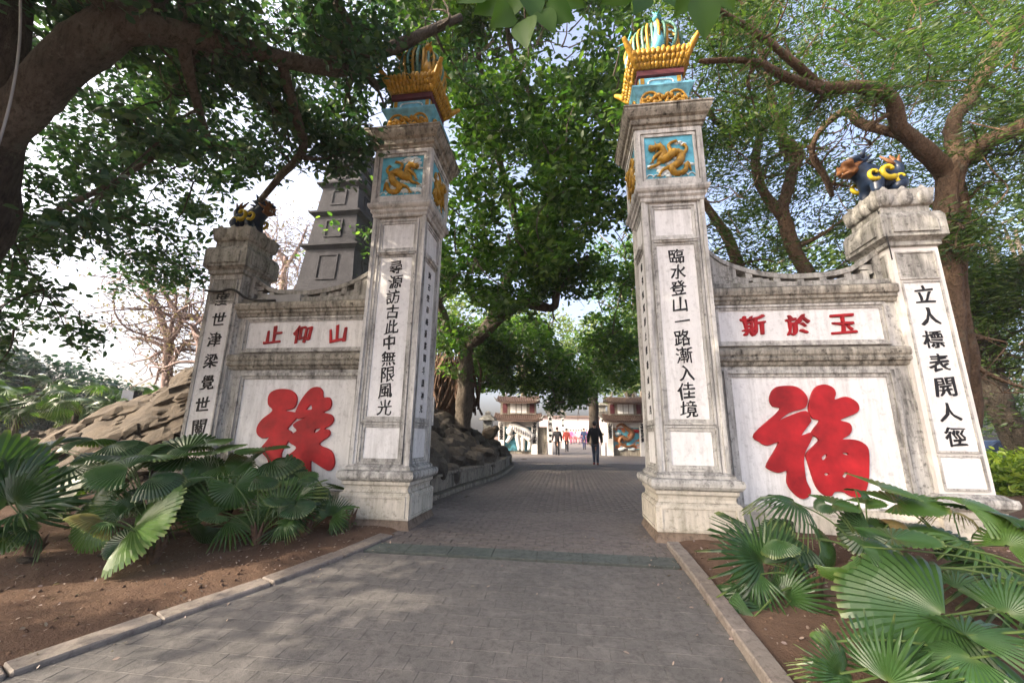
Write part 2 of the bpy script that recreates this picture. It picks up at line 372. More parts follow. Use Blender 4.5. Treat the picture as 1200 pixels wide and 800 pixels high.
def lay(parent, pname, lx, ly, y0, y1, mat, mati, nmax, jitter, gap=.006, tiltr=.006, off=0):
    """rows of slabs between the kerbs: the nmax nearest to the camera as parts, the rest one mass"""
    me = slab_mesh(pname, lx-gap, ly-gap, mat); cells = []; r = 0; y = y0+ly/2
    while y < y1:
        x = xl(y)-lx+(lx/2 if r % 2 else 0)
        x = math.floor((xl(y)-.2)/lx)*lx+(lx/2 if r % 2 else 0)
        while x < xrr(y)+.1:
            if x+lx*.4 > xl(y)-.05 and x-lx*.4 < xrr(y)+.05: cells.append((x, y))
            x += lx
        y += ly; r += 1
    def vis(c):
        d = np.array([c[0], c[1], zr(c[1])])-CAM; z = d@CF
        if z < .3: return 1e6
        u = abs(d@CR/z); v = d@CU/z
        return z if (u < 600/FPX+.05 and v > -400/FPX-.05) else 1e5+z
    cells.sort(key=vis); V = []; Fc = []
    for i, (x, y) in enumerate(cells):
        z = zr(y)+rng.uniform(-jitter, jitter)
        if i < nmax and vis((x, y)) < 1e5:
            o = bpy.data.objects.new(pname, me); o.location = (x, y, z)
            o.rotation_euler = (slope(y)+rng.uniform(-tiltr, tiltr), rng.uniform(-tiltr, tiltr), rng.uniform(-.004, .004)); link(o, parent)
        else:
            n = len(V); hx, hy = (lx-gap)/2, (ly-gap)/2; s = math.tan(slope(y)); tx, ty = rng.uniform(-tiltr, tiltr), rng.uniform(-tiltr, tiltr)
            for zz, e in ((-.02, 0), (0, .003)):
                for sx, sy in ((-1, -1), (1, -1), (1, 1), (-1, 1)):
                    X, Y = sx*(hx-e), sy*(hy-e); V.append((x+X, y+Y, z+zz+s*Y+tx*Y+ty*X))
            Fc += [(n+4, n+5, n+6, n+7)]+[(n+k, n+(k+1) % 4, n+4+(k+1) % 4, n+4+k) for k in range(4)]
    tag(npmesh(pname+'s', V, Fc, mati, parent), kind='stuff')
lay(road, 'paver', .23, .145, -9, YB-.001, M_['paver'], M_['paver_i'], 300, .001, gap=.002, tiltr=.003)
# bands across the path at the gate
def bandrow(y0, y1, name, mat, n):
    a, b = xl((y0+y1)/2), xrr((y0+y1)/2); L = (b-a)/n; me = slab_mesh(name, L-.006, y1-y0-.006, mat)
    for i in range(n):
        o = bpy.data.objects.new(name, me); y = (y0+y1)/2; o.location = (a+L*(i+.5), y, zr(y)+.002); o.rotation_euler = (slope(y), rng.uniform(-.004, .004), 0); link(o, path)
bandrow(YB, YB+.26, 'stone_slab', M_['band'], 7)
lay(path, 'brick', .23, .11, YB+.26, 13, M_['brick'], M_['brick_i'], 300, .002, tiltr=.01)
far = strip_under('paved_court', 13.2, 60.05, M_['brick_i'], .004); 

# kerbs
def kerb(name, pts, label, hw, top, mat):
    e = empty(name, pts[0], label, 'kerb'); tag(e, kind='structure')
    P, _ = catmull(pts, 14); seg = [P[0]]; acc = 0
    for a, b in zip(P, P[1:]):
        acc += (b-a).length
        if acc > .78: seg.append(b); acc = 0
    seg.append(P[-1])
    for a, b in zip(seg, seg[1:]):
        d = (b-a); d.z = 0; n = Vector((-d.y, d.x, 0)).normalized(); d = d.normalized()*.006; bm = bmesh.new()
        rr = rng.uniform(-.006, .006); za, zb = zr(a.y)+top+rr, zr(b.y)+top+rr
        vs = [bm.verts.new(p) for p in [Vector((q.x, q.y, z))+n*s*hw for z_, z in ((0, None),) for q in ()] ] if False else []
        c = []
        for q, zt, sg in ((a+d, za, 1), (b-d, zb, -1)):
            for s in (-1, 1):
                c.append((bm.verts.new(Vector((q.x, q.y, zt-.35))+n*s*hw), bm.verts.new(Vector((q.x, q.y, zt))+n*s*hw)))
        (a0, a1), (b0, b1), (c0, c1), (d0, d1) = c
        for f in ((a1, b1, d1, c1), (a0, c0, d0, b0), (a0, a1, c1, c0), (b0, d0, d1, b1), (a0, b0, b1, a1), (c0, c1, d1, d0)): bm.faces.new(f)
        bmesh.ops.recalc_face_normals(bm, faces=bm.faces)
        build('kerb_stone', bm, mat, e, bevel=.012)
    return e
kerb('left_kerb', [(-4.4, -5.6, 0), (-3.6, -4.6, 0), (-3.12, -3.66, 0), (-2.85, -2.98, 0), (-2.35, -2.1, 0), (-1.99, -1.3, 0), (-1.80, -.75, 0)], 'low worn kerb curving along the left flower bed', .11, .03, M_['kerb'])
kerb('right_kerb', [(1.80, -9, 0), (1.80, -4, 0), (1.80, -2, 0), (1.76, -.66, 0)], 'straight stone kerb along the right flower bed', .075, .07, M_['kerb'])

# ------------------------------------------------------------------ lettering
_gc = {}
def glyph(ch, bold):
    k = (ch, round(bold, 3))
    if k in _gc: return _gc[k]
    c = bpy.data.curves.new('g', 'FONT'); c.body = ch; c.size = 1; c.offset = bold; c.extrude = .02; c.resolution_u = 3
    o = bpy.data.objects.new('g', c); COL.objects.link(o)
    me = bpy.data.meshes.new_from_object(o.evaluated_get(bpy.context.evaluated_depsgraph_get()))
    bpy.data.objects.remove(o); bpy.data.curves.remove(c)
    V = np.array([v.co for v in me.vertices]); V[:, 0] -= (V[:, 0].min()+V[:, 0].max())/2; V[:, 1] -= (V[:, 1].min()+V[:, 1].max())/2
    m = max(np.ptp(V[:, 0]), np.ptp(V[:, 1]), .6); V[:, :2] /= m; V[:, 2] *= .5
    F = [tuple(p.vertices) for p in me.polygons]; bpy.data.meshes.remove(me); _gc[k] = (V, F); return _gc[k]
def char(ch, M, u, v, size, mat, parent, bold=.022, depth=.012, w=1., seed=0):
    """one brush-written character standing proud of the face M"""
    V, F = glyph(ch, .002); bm = bmesh.new(); r = random.Random(ord(ch)+seed); a = r.uniform(-.05, .05); sh = .10+r.uniform(-.04, .04)
    off = [(0, 0)]+[(1.25*math.cos(t-.6), .75*math.sin(t-.6)) for t in np.linspace(.3, 5.5, 6)]
    W0, F0 = V, F; V = np.vstack([W0+np.array((ox*bold*1.1, oy*bold*1.1, -.0035*i)) for i, (ox, oy) in enumerate(off)]); F = [tuple(j+i*len(W0) for j in f) for i in range(len(off)) for f in F0]
    vs = []
    for p in V:
        x, y = p[0], p[1]
        y2 = y+x*sh*.9; x2 = x*(1+.06*math.sin(y*5+seed))           # the strokes climb to the right as a brush does
        n1 = mn.noise((x*4.1, y*4.1, seed+ord(ch)*.1)); n2 = mn.noise((x*4.1+9, y*4.1, seed+ord(ch)*.1))
        x3 = x2+n1*.075; y3 = y2+n2*.075; x4 = x3*math.cos(a)-y3*math.sin(a); y4 = x3*math.sin(a)+y3*math.cos(a)
        d = .002+(p[2]+.01)/.02*depth
        vs.append(bm.verts.new(M @ Vector((u+x4*size*w, v+y4*size, d))))
    for f in F:
        try: bm.faces.new([vs[i] for i in f])
        except ValueError: pass
    return build('character', bm, mat, parent)
def column_text(s, M, u, v0, v1, size, mat, parent, **k):
    n = len(s)
    for i, ch in enumerate(s):
        v = v0+(v1-v0)*(i/(n-1)); char(ch, M, u+.012*math.sin(i*2.1), v, size*(.35 if ch == '一' else 1) if False else size, mat, parent, seed=i, **k)
def outline_char(polys, holes, tr, Mdepth, mat, parent, name='character'):
    bmm = bmesh.new()
    for ip, PP in enumerate(polys):
        one_outline([PP]+(holes if ip == 1 else []), tr, bmm, ip*.002)
    me = bpy.data.meshes.new(name); bmm.to_mesh(me); bmm.free(); me.transform(Matrix(((1, 0, 0, 0), (0, 0, -1, Mdepth), (0, 1, 0, 0), (0, 0, 0, 1)))); me.materials.append(mat)
    me.transform(Matrix.Translation(-root_loc(parent))); r = bpy.data.objects.new(name, me); link(r, parent); return r
def one_outline(loops, tr, bmm, dz):
    c = bpy.data.curves.new('g', 'CURVE'); c.dimensions = '2D'; c.fill_mode = 'BOTH'; c.extrude = .014; c.bevel_depth = .006; c.bevel_resolution = 1
    for P in loops:
        Q = [Vector((*tr(*p), 0)) for p in P]; n = len(Q); pts = []
        for i in range(n):
            p0, p1, p2, p3 = Q[i-1], Q[i], Q[(i+1) % n], Q[(i+2) % n]
            for t in (0, .25, .5, .75): pts.append(.5*((2*p1)+(p2-p0)*t+(2*p0-5*p1+4*p2-p3)*t*t+(3*p1-p0-3*p2+p3)*t**3))
        s = c.splines.new('POLY'); s.points.add(len(pts)-1); s.use_cyclic_u = True
        for k, p in enumerate(pts): s.points[k].co = (p.x, p.y, 0, 1)
    o = bpy.data.objects.new('g', c); COL.objects.link(o)
    me = bpy.data.meshes.new_from_object(o.evaluated_get(bpy.context.evaluated_depsgraph_get())); bpy.data.objects.remove(o); bpy.data.curves.remove(c)
    me.transform(Matrix.Translation((0, 0, dz))); bmm.from_mesh(me); bpy.data.meshes.remove(me)

# ------------------------------------------------------------------ the gate
PX = 2.133; HW = .447
def relief_dragon(M, u, v, sc, parent, mirror=1, white=.5, seed=1):
    """blue sunken field, white clouds and an ochre dragon in relief"""
    f = bm = bmesh.new(); lb(bm, M, u-.36*sc, u+.36*sc, v-.37*sc, v+.37*sc, -.05, -.018)
    field = build('relief_panel', bm, M_['sky'], parent)
    r = random.Random(seed)
    bm = bmesh.new()
    for i in range(26):
        a, b = r.uniform(-.30, .30), r.uniform(-.32, .32)
        if r.random() > white+(.5 if b < -.12 else 0): continue
        for k in range(3):
            q = r.uniform(.03, .06)*sc; blob(bm, M @ Vector((u+(a+.05*k)*sc, v+(b+.02*math.sin(k*2))*sc, -.016)), (q*1.2, .02, q*.7) if abs(M[1][2]) > .5 else (.02, q*1.2, q*.7), sub=1)
    for i in range(7):                                         # wave scallops along the foot
        uu = u+(-.30+.1*i)*sc
        pts = [M @ Vector((uu+math.cos(t)*.05*sc, v-.34*sc+math.sin(t)*.05*sc, -.01)) for t in np.linspace(0, math.pi, 7)]
        tube(bm, pts, .009*sc, 5)
    build('cloud_relief', bm, M_['cloud'], field, smooth=True)
    bm = bmesh.new()
    P = [(-.26, .14), (-.14, .17), (-.08, .06), (-.14, -.06), (-.03, -.02), (.07, .06), (.17, .02), (.13, -.12), (.02, -.2), (.07, -.29), (.2, -.27), (.25, -.14), (.30, -.26)]
    pts = [M @ Vector((u+mirror*a*sc, v+b*sc, -.0+.012*math.sin(i*1.9))) for i, (a, b) in enumerate(P)]
    rr = [.035, .05, .048, .05, .06, .062, .06, .055, .05, .045, .036, .028, .008]
    pts, rr = catmull(pts, 5, rr); rr = [q*sc*(1+.18*(i % 2)) for i, q in enumerate(rr)]
    tube(bm, pts, rr, 7)
    for (a, b), (c, d), (e, g) in (((-.12, .08), (-.22, .0), (-.25, -.07)), ((.05, .06), (.0, .2), (.12, .27)), ((.16, 0), (.26, .1), (.22, .2)), ((.03, -.17), (-.1, -.22), (-.16, -.3)), ((-.05, 0), (-.2, -.14), (-.29, -.16))):
        pts, q = catmull([M @ Vector((u+mirror*x*sc, v+y*sc, .005)) for x, y in ((a, b), (c, d), (e, g))], 4, [.035*sc, .026*sc, .016*sc]); tube(bm, pts, q, 6)
        for k in (-1, 0, 1): tube(bm, [M @ Vector((u+mirror*e*sc, v+g*sc, .008)), M @ Vector((u+mirror*(e+.035*k-.02)*sc, v+(g-.05)*sc, .01))], [.012*sc, .004*sc], 4)
    blob(bm, M @ Vector((u-mirror*.25*sc, v+.15*sc, .01)), .06*sc, sub=1, noise_=.5)
    for k in range(7):                                        # mane and dorsal spines
        a = k*.9; tube(bm, [M @ Vector((u+mirror*(-.18)*sc, v+.17*sc, .01)), M @ Vector((u+mirror*(-.18+.11*math.cos(a))*sc, v+(.17+.11*math.sin(a))*sc, .012))], [.016*sc, .004*sc], 4)
    build('dragon_relief', bm, M_['yellow'], field, smooth=True)

def phoenix_top(cx, cy, z, parent):
    """glazed pedestal, dark slab, ochre feather crown with horned corners"""
    def part(nm, mat, prof, bevel=.01):
        bm = bmesh.new(); stack(bm, cx, cy, prof); return build(nm, bm, mat, parent, bevel=bevel)
    part('pedestal_step', M_['maroon'], sq([(.52, z), (.52, z+.05)]))
    pd = part('pedestal', M_['blue'], sq([(.45, z+.05), (.42, z+.10), (.385, z+.20), (.40, z+.33), (.46, z+.44), (.48, z+.47), (.48, z+.50), (.38, z+.502)]))
    part('neck_block', M_['blue'], sq([(.34, z+.502), (.34, z+.75), (.30, z+.755)]))
    part('dark_slab', M_['maroon'], sq([(.30, z+.755), (.37, z+.78), (.37, z+.88), (.33, z+.90)]))
    for sd in 'FRBL':
        o = {'F': (0, -1), 'B': (0, 1), 'R': (1, 0), 'L': (-1, 0)}[sd]
        M = faceM(cx+o[0]*.41, cy+o[1]*.41, sd); bm = bmesh.new()
        for i in range(11):
            t = (i-5)/5; a = abs(t)
            for k in range(2): blob(bm, M @ Vector((t*.30, z+.17+.14*(1-a*.5)*k+.03*math.sin(i*2.2), .012)), (.05, .05, .05), sub=1, noise_=.6, seed=i+k)
        for s in (-1, 1):
            pts, q = catmull([M @ Vector((s*x, z+y, .02)) for x, y in ((.04, .20), (.14, .37), (.28, .36), (.36, .2), (.28, .13))], 4, [.02, .022, .02, .016, .01]); tube(bm, pts, q, 6)
        build('pedestal_relief', bm, M_['gold'], pd, smooth=True)
        M = faceM(cx+o[0]*.34, cy+o[1]*.34, sd); bm = bmesh.new()
        pts = [M @ Vector((.20*math.copysign(abs(math.cos(t))**.6, math.cos(t)), z+.63+.07*math.copysign(abs(math.sin(t))**.6, math.sin(t)), .004)) for t in np.linspace(0, 2*math.pi, 29)]
        tube(bm, pts, .013, 5, cap=False); build('oval_moulding', bm, M_['cloud'], parent, smooth=True)
        for s in (-1, 1):
            bm = bmesh.new(); lb(bm, M, s*.29-.03, s*.29+.03, z+.52, z+.74, -.01, .012); build('corner_plaque', bm, M_['yellow'], parent)
    # feather crown: rows of pointed feathers flaring outward
    zc = z+.90; bm = bmesh.new(); stack(bm, cx, cy, sq([(.35, zc), (.41, zc+.09), (.49, zc+.28), (.43, zc+.28), (.36, zc+.10)]), caps=False)
    crown = build('feather_crown', bm, M_['yellow'], parent)
    for sd in 'FRBL':
        o = {'F': (0, -1), 'B': (0, 1), 'R': (1, 0), 'L': (-1, 0)}[sd]; M = faceM(cx, cy, sd); bm = bmesh.new()
        for row, (h0, h1, d0, d1, n) in enumerate(((.0, .16, .365, .43, 13), (.09, .25, .41, .47, 13), (.17, .33, .44, .50, 12))):
            for i in range(n):
                t = (i+.5)/n*2-1; d = (d0+d1)/2
                W = d/n*1.1; b0 = Vector((t*d0, zc+h0, d0)); b1 = Vector((t*d1+rng.uniform(-.01, .01), zc+h1*rng.uniform(.82, .96), d1-.01)); mid = (b0+b1)/2+Vector((0, 0, .012))
                pts = [M @ b0, M @ mid, M @ b1]; q9 = rng.uniform(.8, 1.15); tube(bm, pts, [W*q9, W*1.15*q9, W*.6*q9], 6, flat=1)
        build('feather', bm, M_['gold'] if sd in 'FB' else M_['yellow'], crown, smooth=True)
    for sx in (-1, 1):
        for sy in (-1, 1):
            bm = bmesh.new()
            pts, q = catmull([(cx+sx*a, cy+sy*a, zc+h) for a, h in ((.35, .02), (.42, .14), (.49, .28), (.55, .37), (.60, .44))], 4, [.035, .055, .055, .045, .03]); tube(bm, pts, q, 7)
            build('corner_horn', bm, M_['gold'], crown, smooth=True)
def phoenix_statue(cx, cy, z, label, s):
    """four crested birds back to back, tail plumes rising into a bulb"""
    e = empty('phoenix_statue', (cx, cy, z), label, 'statue', 'phoenix statues crowning the gate pillars'); c = Vector((cx, cy, z))
    bm = bmesh.new(); blob(bm, (cx, cy, z+.32), (.30, .30, .38), sub=3, noise_=.15)
    pts, q = catmull([(cx, cy, z+.3), (cx, cy, z+.8), (cx, cy, z+1.15)], 4, [.24, .12, .02]); tube(bm, pts, q, 9); build('body', bm, M_['teal'], e, smooth=True)
    for k in range(4):
        a = k*math.pi/2-math.pi/2+(.62 if s < 0 else 0); d = Vector((math.cos(a), math.sin(a), 0)); t = Vector((-d.y, d.x, 0)); bm = bmesh.new()
        pts, q = catmull([c+d*.28+Vector((0, 0, .1)), c+d*.40+Vector((0, 0, .30)), c+d*.36+Vector((0, 0, .62)), c+d*.40+Vector((0, 0, .80))], 4, [.13, .10, .055, .045]); tube(bm, pts, q, 8)
        h = c+d*.42+Vector((0, 0, .83)); blob(bm, h, .075, sub=2); tube(bm, [h+d*.04, h+d*.18-Vector((0, 0, .04))], [.03, .005], 5)
        for j in (-1, 0, 1): tube(bm, [h+Vector((0, 0, .04)), h-d*.06+t*.05*j+Vector((0, 0, .24))], [.02, .006], 5)
        build('bird_neck', bm, M_['gold'] if s < 0 else M_['sky'], e, smooth=True)
    n = 30
    for k in range(n):
        a = k*2*math.pi/n+.1; d = Vector((math.cos(a), math.sin(a), 0)); bm = bmesh.new(); v = rng.uniform(-.05, .05)
        pts, q = catmull([c+d*.22, c+d*(.40+v)+Vector((0, 0, .25)), c+d*(.44+v)+Vector((0, 0, .60)), c+d*.32+Vector((0, 0, .90+v)), c+d*.16+Vector((0, 0, .92)), c+d*.14+Vector((0, 0, .78))], 4, [.024, .028, .026, .024, .02, .012]); tube(bm, pts, q, 5)
        build('plume', bm, [M_['gold'], M_['teal'], M_['yellow'], M_['teal']][k % 4], e, smooth=True)
    e.scale = (1, 1, .84)

def gate_pillar(s, label, txt, side_txt):
    cx = s*PX; e = empty('gate_pillar', (cx, 0, .2), label, 'gate pillar', 'tall inner pillars of the gate', 'thing')
    def st(nm, mat, prof, bevel=.01, h=.0):
        bm = bmesh.new(); stack(bm, cx, 0, prof); return build(nm, bm, mat, e, bevel=bevel)
    st('footing', M_['foot'], sq([(.60, -.1), (.57, .30), (.50, .47)]))
    st('plinth', M_['base'], sq([(.505, .47), (.515, .48), (.515, .79), (.50, .815), (.475, .825), (.465, .86), (.475, .90), (.50, .925), (.50, .965)]), .006)
    st('ledge', M_['grey'], sq([(.50, .966), (.535, .985), (.56, 1.02), (.565, 1.06), (.55, 1.10), (.50, 1.115)]), .01)
    st('ledge_moulding', M_['grey'], sq([(.485, 1.115), (.485, 1.15), (.46, 1.17), (.44, 1.19)]), .004)
    shaft = st('shaft', M_['shaft'], sq([(.405, 1.15), (.405, 5.07)]), 0)
    bm = bmesh.new()
    for sx in (-1, 1):
        for sy in (-1, 1):
            for a, b in ((.395, .447), (.355, .425)):
                x0, x1 = sorted((cx+sx*a, cx+sx*b)); y0, y1 = sorted((sy*a, sy*b))
                box(bm, x0, x1, y0, y1, 1.155 if a > .38 else 1.158, 5.06 if a > .38 else 5.057)
    build('corner_rib', bm, M_['shaft'], e, bevel=.004)
    for sd in 'FRBL':
        o = {'F': (0, -1), 'B': (0, 1), 'R': (1, 0), 'L': (-1, 0)}[sd]
        M = faceM(cx+o[0]*.405, o[1]*.405, sd)
        for a, b, nm in ((1.27, 1.70, 'lower_panel'), (1.86, 4.36, 'text_panel'), (4.52, 4.94, 'upper_panel')):
            bm = bmesh.new(); lb(bm, M, -.262, .262, a, b, -.01, .008); p = build(nm, bm, M_['panel'], e)
            bm = bmesh.new(); frame(bm, M, -.335, .335, a-.075, b+.075, .03, .0, .036); frame(bm, M, -.302, .302, a-.042, b+.042, .038, .0, .022)
            build('panel_frame', bm, M_['grey'] if nm != 'upper_panel' else M_['shaft'], p, bevel=.004)
        bm = bmesh.new(); lb(bm, M, -.20, .20, 4.425, 4.46, .03, .075); lb(bm, M, -.17, .17, 4.40, 4.425, .03, .055); build('text_shelf', bm, M_['shaft'], e, bevel=.004)
        M2 = faceM(cx+o[0]*.515, o[1]*.515, sd); bm = bmesh.new(); frame(bm, M2, -.46, .46, .50, .775, .022, -.004, .012); build('plinth_frame', bm, M_['base'], e, bevel=.003)
        M3 = faceM(cx+o[0]*.49, o[1]*.49, sd); bm = bmesh.new(); frame(bm, M3, -.485, .485, 5.31, 6.28, .07, -.06, .014); frame(bm, M3, -.405, .405, 5.38, 6.20, .045, -.06, .0)
        build('box_frame', bm, M_['shaft'], e, bevel=.005)
        relief_dragon(M3, 0, 5.79, 1.0, e, mirror=(1 if s > 0 else -1), white=.25 if s > 0 else .75, seed=ord(sd)+s)
    st('lower_moulding', M_['shaft'], sq([(.447, 5.06), (.46, 5.075), (.46, 5.12), (.49, 5.15), (.49, 5.19), (.52, 5.215), (.535, 5.25), (.535, 5.285), (.50, 5.31)]), .005)
    st('relief_box', M_['shaft'], sq([(.43, 5.31), (.43, 6.28)]), 0)
    st('cornice', M_['cap'], sq([(.50, 6.28), (.52, 6.30), (.52, 6.34), (.55, 6.355), (.56, 6.39), (.56, 6.43), (.60, 6.46), (.63, 6.52), (.645, 6.56), (.645, 6.60), (.66, 6.605), (.66, 6.63), (.60, 6.65)]), .005)
    phoenix_top(cx, 0, 6.65, e)
    Mf = faceM(cx, -.405, 'F')
    column_text(txt, Mf, 0, 4.19, 1.99, .225, M_['black'], e, bold=.022, w=.95)
    sd = 'R' if s < 0 else 'L'; Mi = faceM(cx-s*.405, 0, sd)
    column_text(side_txt, Mi, 0, 4.2, 2.0, .12, M_['black'], e, bold=.015)
    return e
gate_pillar(-1, 'tall left gate pillar with black characters beside the red 祿 wall', '尋源訪古此中無限風光', '詢古壁岸峰臺畫閣斗護神光')
gate_pillar(1, 'tall right gate pillar with black characters beside the red 福 wall', '臨水登山一路漸入佳境', '橋引虹霓岸上靈臺山水月')
phoenix_statue(-PX, 0, 7.82, 'gold and blue phoenix finial on top of the tall left gate pillar', -1)
phoenix_statue(PX, 0, 7.82, 'teal and gold phoenix finial on top of the tall right gate pillar', 1)

# big brush characters, traced as outlines on the wall plane
WY = .20
FU = [[(250,150),(265,125),(295,108),(370,106),(415,125),(448,165),(447,205),(425,228),(350,250),(290,298),(350,272),(440,243),(467,285),(465,305),(415,378),(475,362),(470,400),(440,460),(430,510),(435,570),(445,630),(468,680),(455,712),(420,722),(380,695),(342,640),(340,570),(290,580),(235,558),(232,530),(295,415),(230,430),(190,412),(160,368),(300,238),(262,215),(245,185)],
      [(485,130),(510,105),(550,98),(590,115),(605,145),(600,180),(660,165),(710,185),(732,215),(720,250),(630,290),(680,310),(693,340),(680,370),(640,398),(700,400),(750,415),(785,455),(788,560),(785,620),(770,680),(745,710),(700,712),(645,685),(600,685),(580,708),(540,700),(500,655),(470,570),(455,520),(448,475),(515,405),(478,370),(485,345),(520,295),(480,280),(458,230),(470,170)]]
FUH = [[(527,495),(548,478),(562,490),(548,512),(532,512)], [(640,472),(668,470),(680,486),(655,484)], [(540,588),(556,580),(572,590),(558,602)], [(640,600),(665,574),(675,592),(662,612)]]
LU = [[(225,175),(245,145),(290,130),(350,135),(385,165),(388,205),(370,240),(320,255),(385,270),(385,300),(335,360),(360,385),(335,440),(300,500),(300,570),(298,640),(285,665),(240,650),(225,590),(222,540),(180,490),(185,470),(230,410),(190,415),(160,390),(160,350),(190,305),(250,255),(225,220)],
      [(385,262),(420,190),(470,130),(515,118),(540,140),(545,178),(580,180),(592,210),(580,245),(545,265),(590,280),(605,305),(590,335),(550,362),(578,370),(580,400),(520,452),(590,490),(610,550),(600,590),(570,602),(500,560),(472,550),(470,630),(455,665),(415,685),(370,640),(320,600),(310,570),(312,540),(390,475),(350,440),(345,405),(392,372),(372,335),(450,292),(400,302),(388,285)]]
LUH = [[(445,247),(473,217),(482,245),(462,252)], [(492,386),(500,362),(532,358),(512,380)]]
def trp(ox, oy, sc):
    def f(a, b): p = atY(ox+a/sc, oy+b/sc, WY-.03); return p.x, p.z
    return f

def gate_wall(s, label, chars, us):
    e = empty('gate_wall', (s*3.95, WY+.2, .2), label, 'wall', 'painted side walls of the gate', 'thing')
    xi, xo = s*2.56, s*5.33; X0, X1 = min(xi, xo), max(xi, xo)
    def sl(nm, mat, prof, bevel=.006, a=X0, b=X1):          # horizontal moulding: prof = [(z, y_front)], solid back to the wall's far face
        bm = bmesh.new(); P = [(WY+.42+(WY-y), z) for z, y in prof]
        f = [[bm.verts.new((x, y, z)) for z, y in prof] for x in (a, b)]; g = [[bm.verts.new((x, 2*WY+.44-y, z)) for z, y in prof] for x in (a, b)]
        n = len(prof)
        for i in range(n-1):
            bm.faces.new((f[0][i], f[1][i], f[1][i+1], f[0][i+1])); bm.faces.new((g[1][i], g[0][i], g[0][i+1], g[1][i+1]))
        bm.faces.new((f[0][-1], f[1][-1], g[1][-1], g[0][-1])); bm.faces.new((f[0][0], g[0][0], g[1][0], f[1][0]))
        for q in (0, 1):
            r = f[q]+g[q][::-1]; bm.faces.new(r if q == 1 else r[::-1])
        return build(nm, bm, mat, e, bevel=bevel)
    sl('footing', M_['foot'], [(-.1, .05), (.36, .07)])
    sl('base', M_['base'], [(.36, .10), (.62, .10), (.66, .13), (.70, .13), (.72, .17)])
    sl('wall_body', M_['grey'], [(.72, WY), (3.9, WY)], 0)
    sl('ledge', M_['cap'], [(2.66, .19), (2.68, .165), (2.72, .15), (2.735, .12), (2.77, .11), (2.80, .125), (2.83, .105), (2.88, .10), (2.92, .115), (2.94, .17)], .003)
    sl('cornice', M_['cap'], [(3.60, .19), (3.62, .165), (3.66, .155), (3.68, .13), (3.72, .13), (3.74, .105), (3.80, .09), (3.85, .095), (3.87, .13)], .003)
    sl('coping_base', M_['end'], [(3.87, .20), (3.97, .20)], .008)
    M = faceM(0, WY, 'F'); xa, xb = sorted((s*2.93, s*4.99))
    bm = bmesh.new(); lb(bm, M, xa, xb, .74, 2.50, -.02, .012); p = build('large_panel', bm, M_['panel'], e)
    bm = bmesh.new(); frame(bm, M, xa-.10, xb+.10, .64, 2.60, .05, .0, .055); frame(bm, M, xa-.05, xb+.05, .69, 2.55, .05, .0, .032); build('panel_frame', bm, M_['grey'], p, bevel=.006)
    xa, xb = sorted((s*2.84, s*5.07))
    bm = bmesh.new(); lb(bm, M, xa, xb, 3.03, 3.53, -.02, .012); p = build('plaque', bm, M_['panel'], e)
    bm = bmesh.new(); frame(bm, M, xa-.075, xb+.075, 2.965, 3.595, .035, .0, .05); frame(bm, M, xa-.04, xb+.04, 3.0, 3.56, .04, .0, .03); build('plaque_frame', bm, M_['grey'], p, bevel=.005)
    for ch, u in zip(chars, us): char(ch, faceM(0, WY-.012, 'F'), u, 3.28, .31, M_['red'], e, bold=.034, depth=.02, w=1.05)
    # pierced coping: a curved rail over little uprights and keyed bars
    prof = [(2.58, 4.80), (2.75, 4.70), (3.0, 4.45), (3.3, 4.28), (3.7, 4.17), (4.1, 4.13), (4.6, 4.15), (4.95, 4.24), (5.15, 4.40), (5.3, 4.50)]
    T = lambda x: lin(prof, x)
    y0, y1 = WY+.10, WY+.30
    P, _ = catmull([(s*x, 0, z) for x, z in prof], 4)
    def strip(nm, a, b, zlo, zhi, mat, ya=y0, yb=y1):
        bm = bmesh.new(); xs = np.linspace(a, b, 14); R = []
        for x in xs: R.append([bm.verts.new((s*x, y, z)) for y, z in ((ya, zlo(x)), (ya, zhi(x)), (yb, zhi(x)), (yb, zlo(x)))])
        for q, r in zip(R, R[1:]):
            for i in range(4): bm.faces.new((q[i], q[(i+1) % 4], r[(i+1) % 4], r[i]))
        bm.faces.new(R[0][::-1]); bm.faces.new(R[-1]); bmesh.ops.recalc_face_normals(bm, faces=bm.faces)
        return build(nm, bm, mat, e, bevel=.006)
    strip('coping_shoulder', 2.58, 3.12, lambda x: 3.97, lambda x: T(x)-.09, M_['end'], y0+.02, y1-.02)
    strip('coping_rail', 2.58, 5.30, lambda x: T(x)-.085, lambda x: T(x), M_['end'])
    # two rows of staggered blocks with keyed slots between, like a pierced balustrade
    bars = [(3.10, 3.22, 0, 1), (3.36, 3.46, .5, 1), (3.22, 3.40, .22, .46), (3.46, 3.60, .40, .62), (3.60, 3.70, 0, .62), (3.86, 3.98, 0, .36), (3.76, 3.86, .6, 1), (4.10, 4.20, .6, 1), (4.24, 4.36, 0, .36), (4.42, 4.52, .6, 1), (4.58, 4.70, 0, .36),
            (4.78, 4.88, .0, 1), (4.88, 5.02, .34, .56), (5.02, 5.12, .0, .56), (5.0, 5.2, .72, .84), (5.20, 5.30, 0, 1)]
    for x0, x1, za, zb in bars:
        bm = bmesh.new(); xm = (x0+x1)/2; h = lambda x, t: 3.97+(T(x)-.085-3.97)*t
        a, b = sorted((s*x0, s*x1)); k = .004*(bars.index((x0, x1, za, zb)) % 3); box(bm, a, b, y0+.008+k, y1-.008-k, h(xm, za)-.02, h(xm, zb)+.02); build('fret_bar', bm, M_['end'], e, bevel=.008)
    strip('fret_rail', 3.10, 5.30, lambda x: 3.97+(T(x)-.085-3.97)*.36, lambda x: 3.97+(T(x)-.085-3.97)*.60, M_['end'], y0+.02, y1-.02)
    strip('fret_foot', 3.10, 5.30, lambda x: 3.965, lambda x: 4.0, M_['end'], y0+.02, y1-.02)
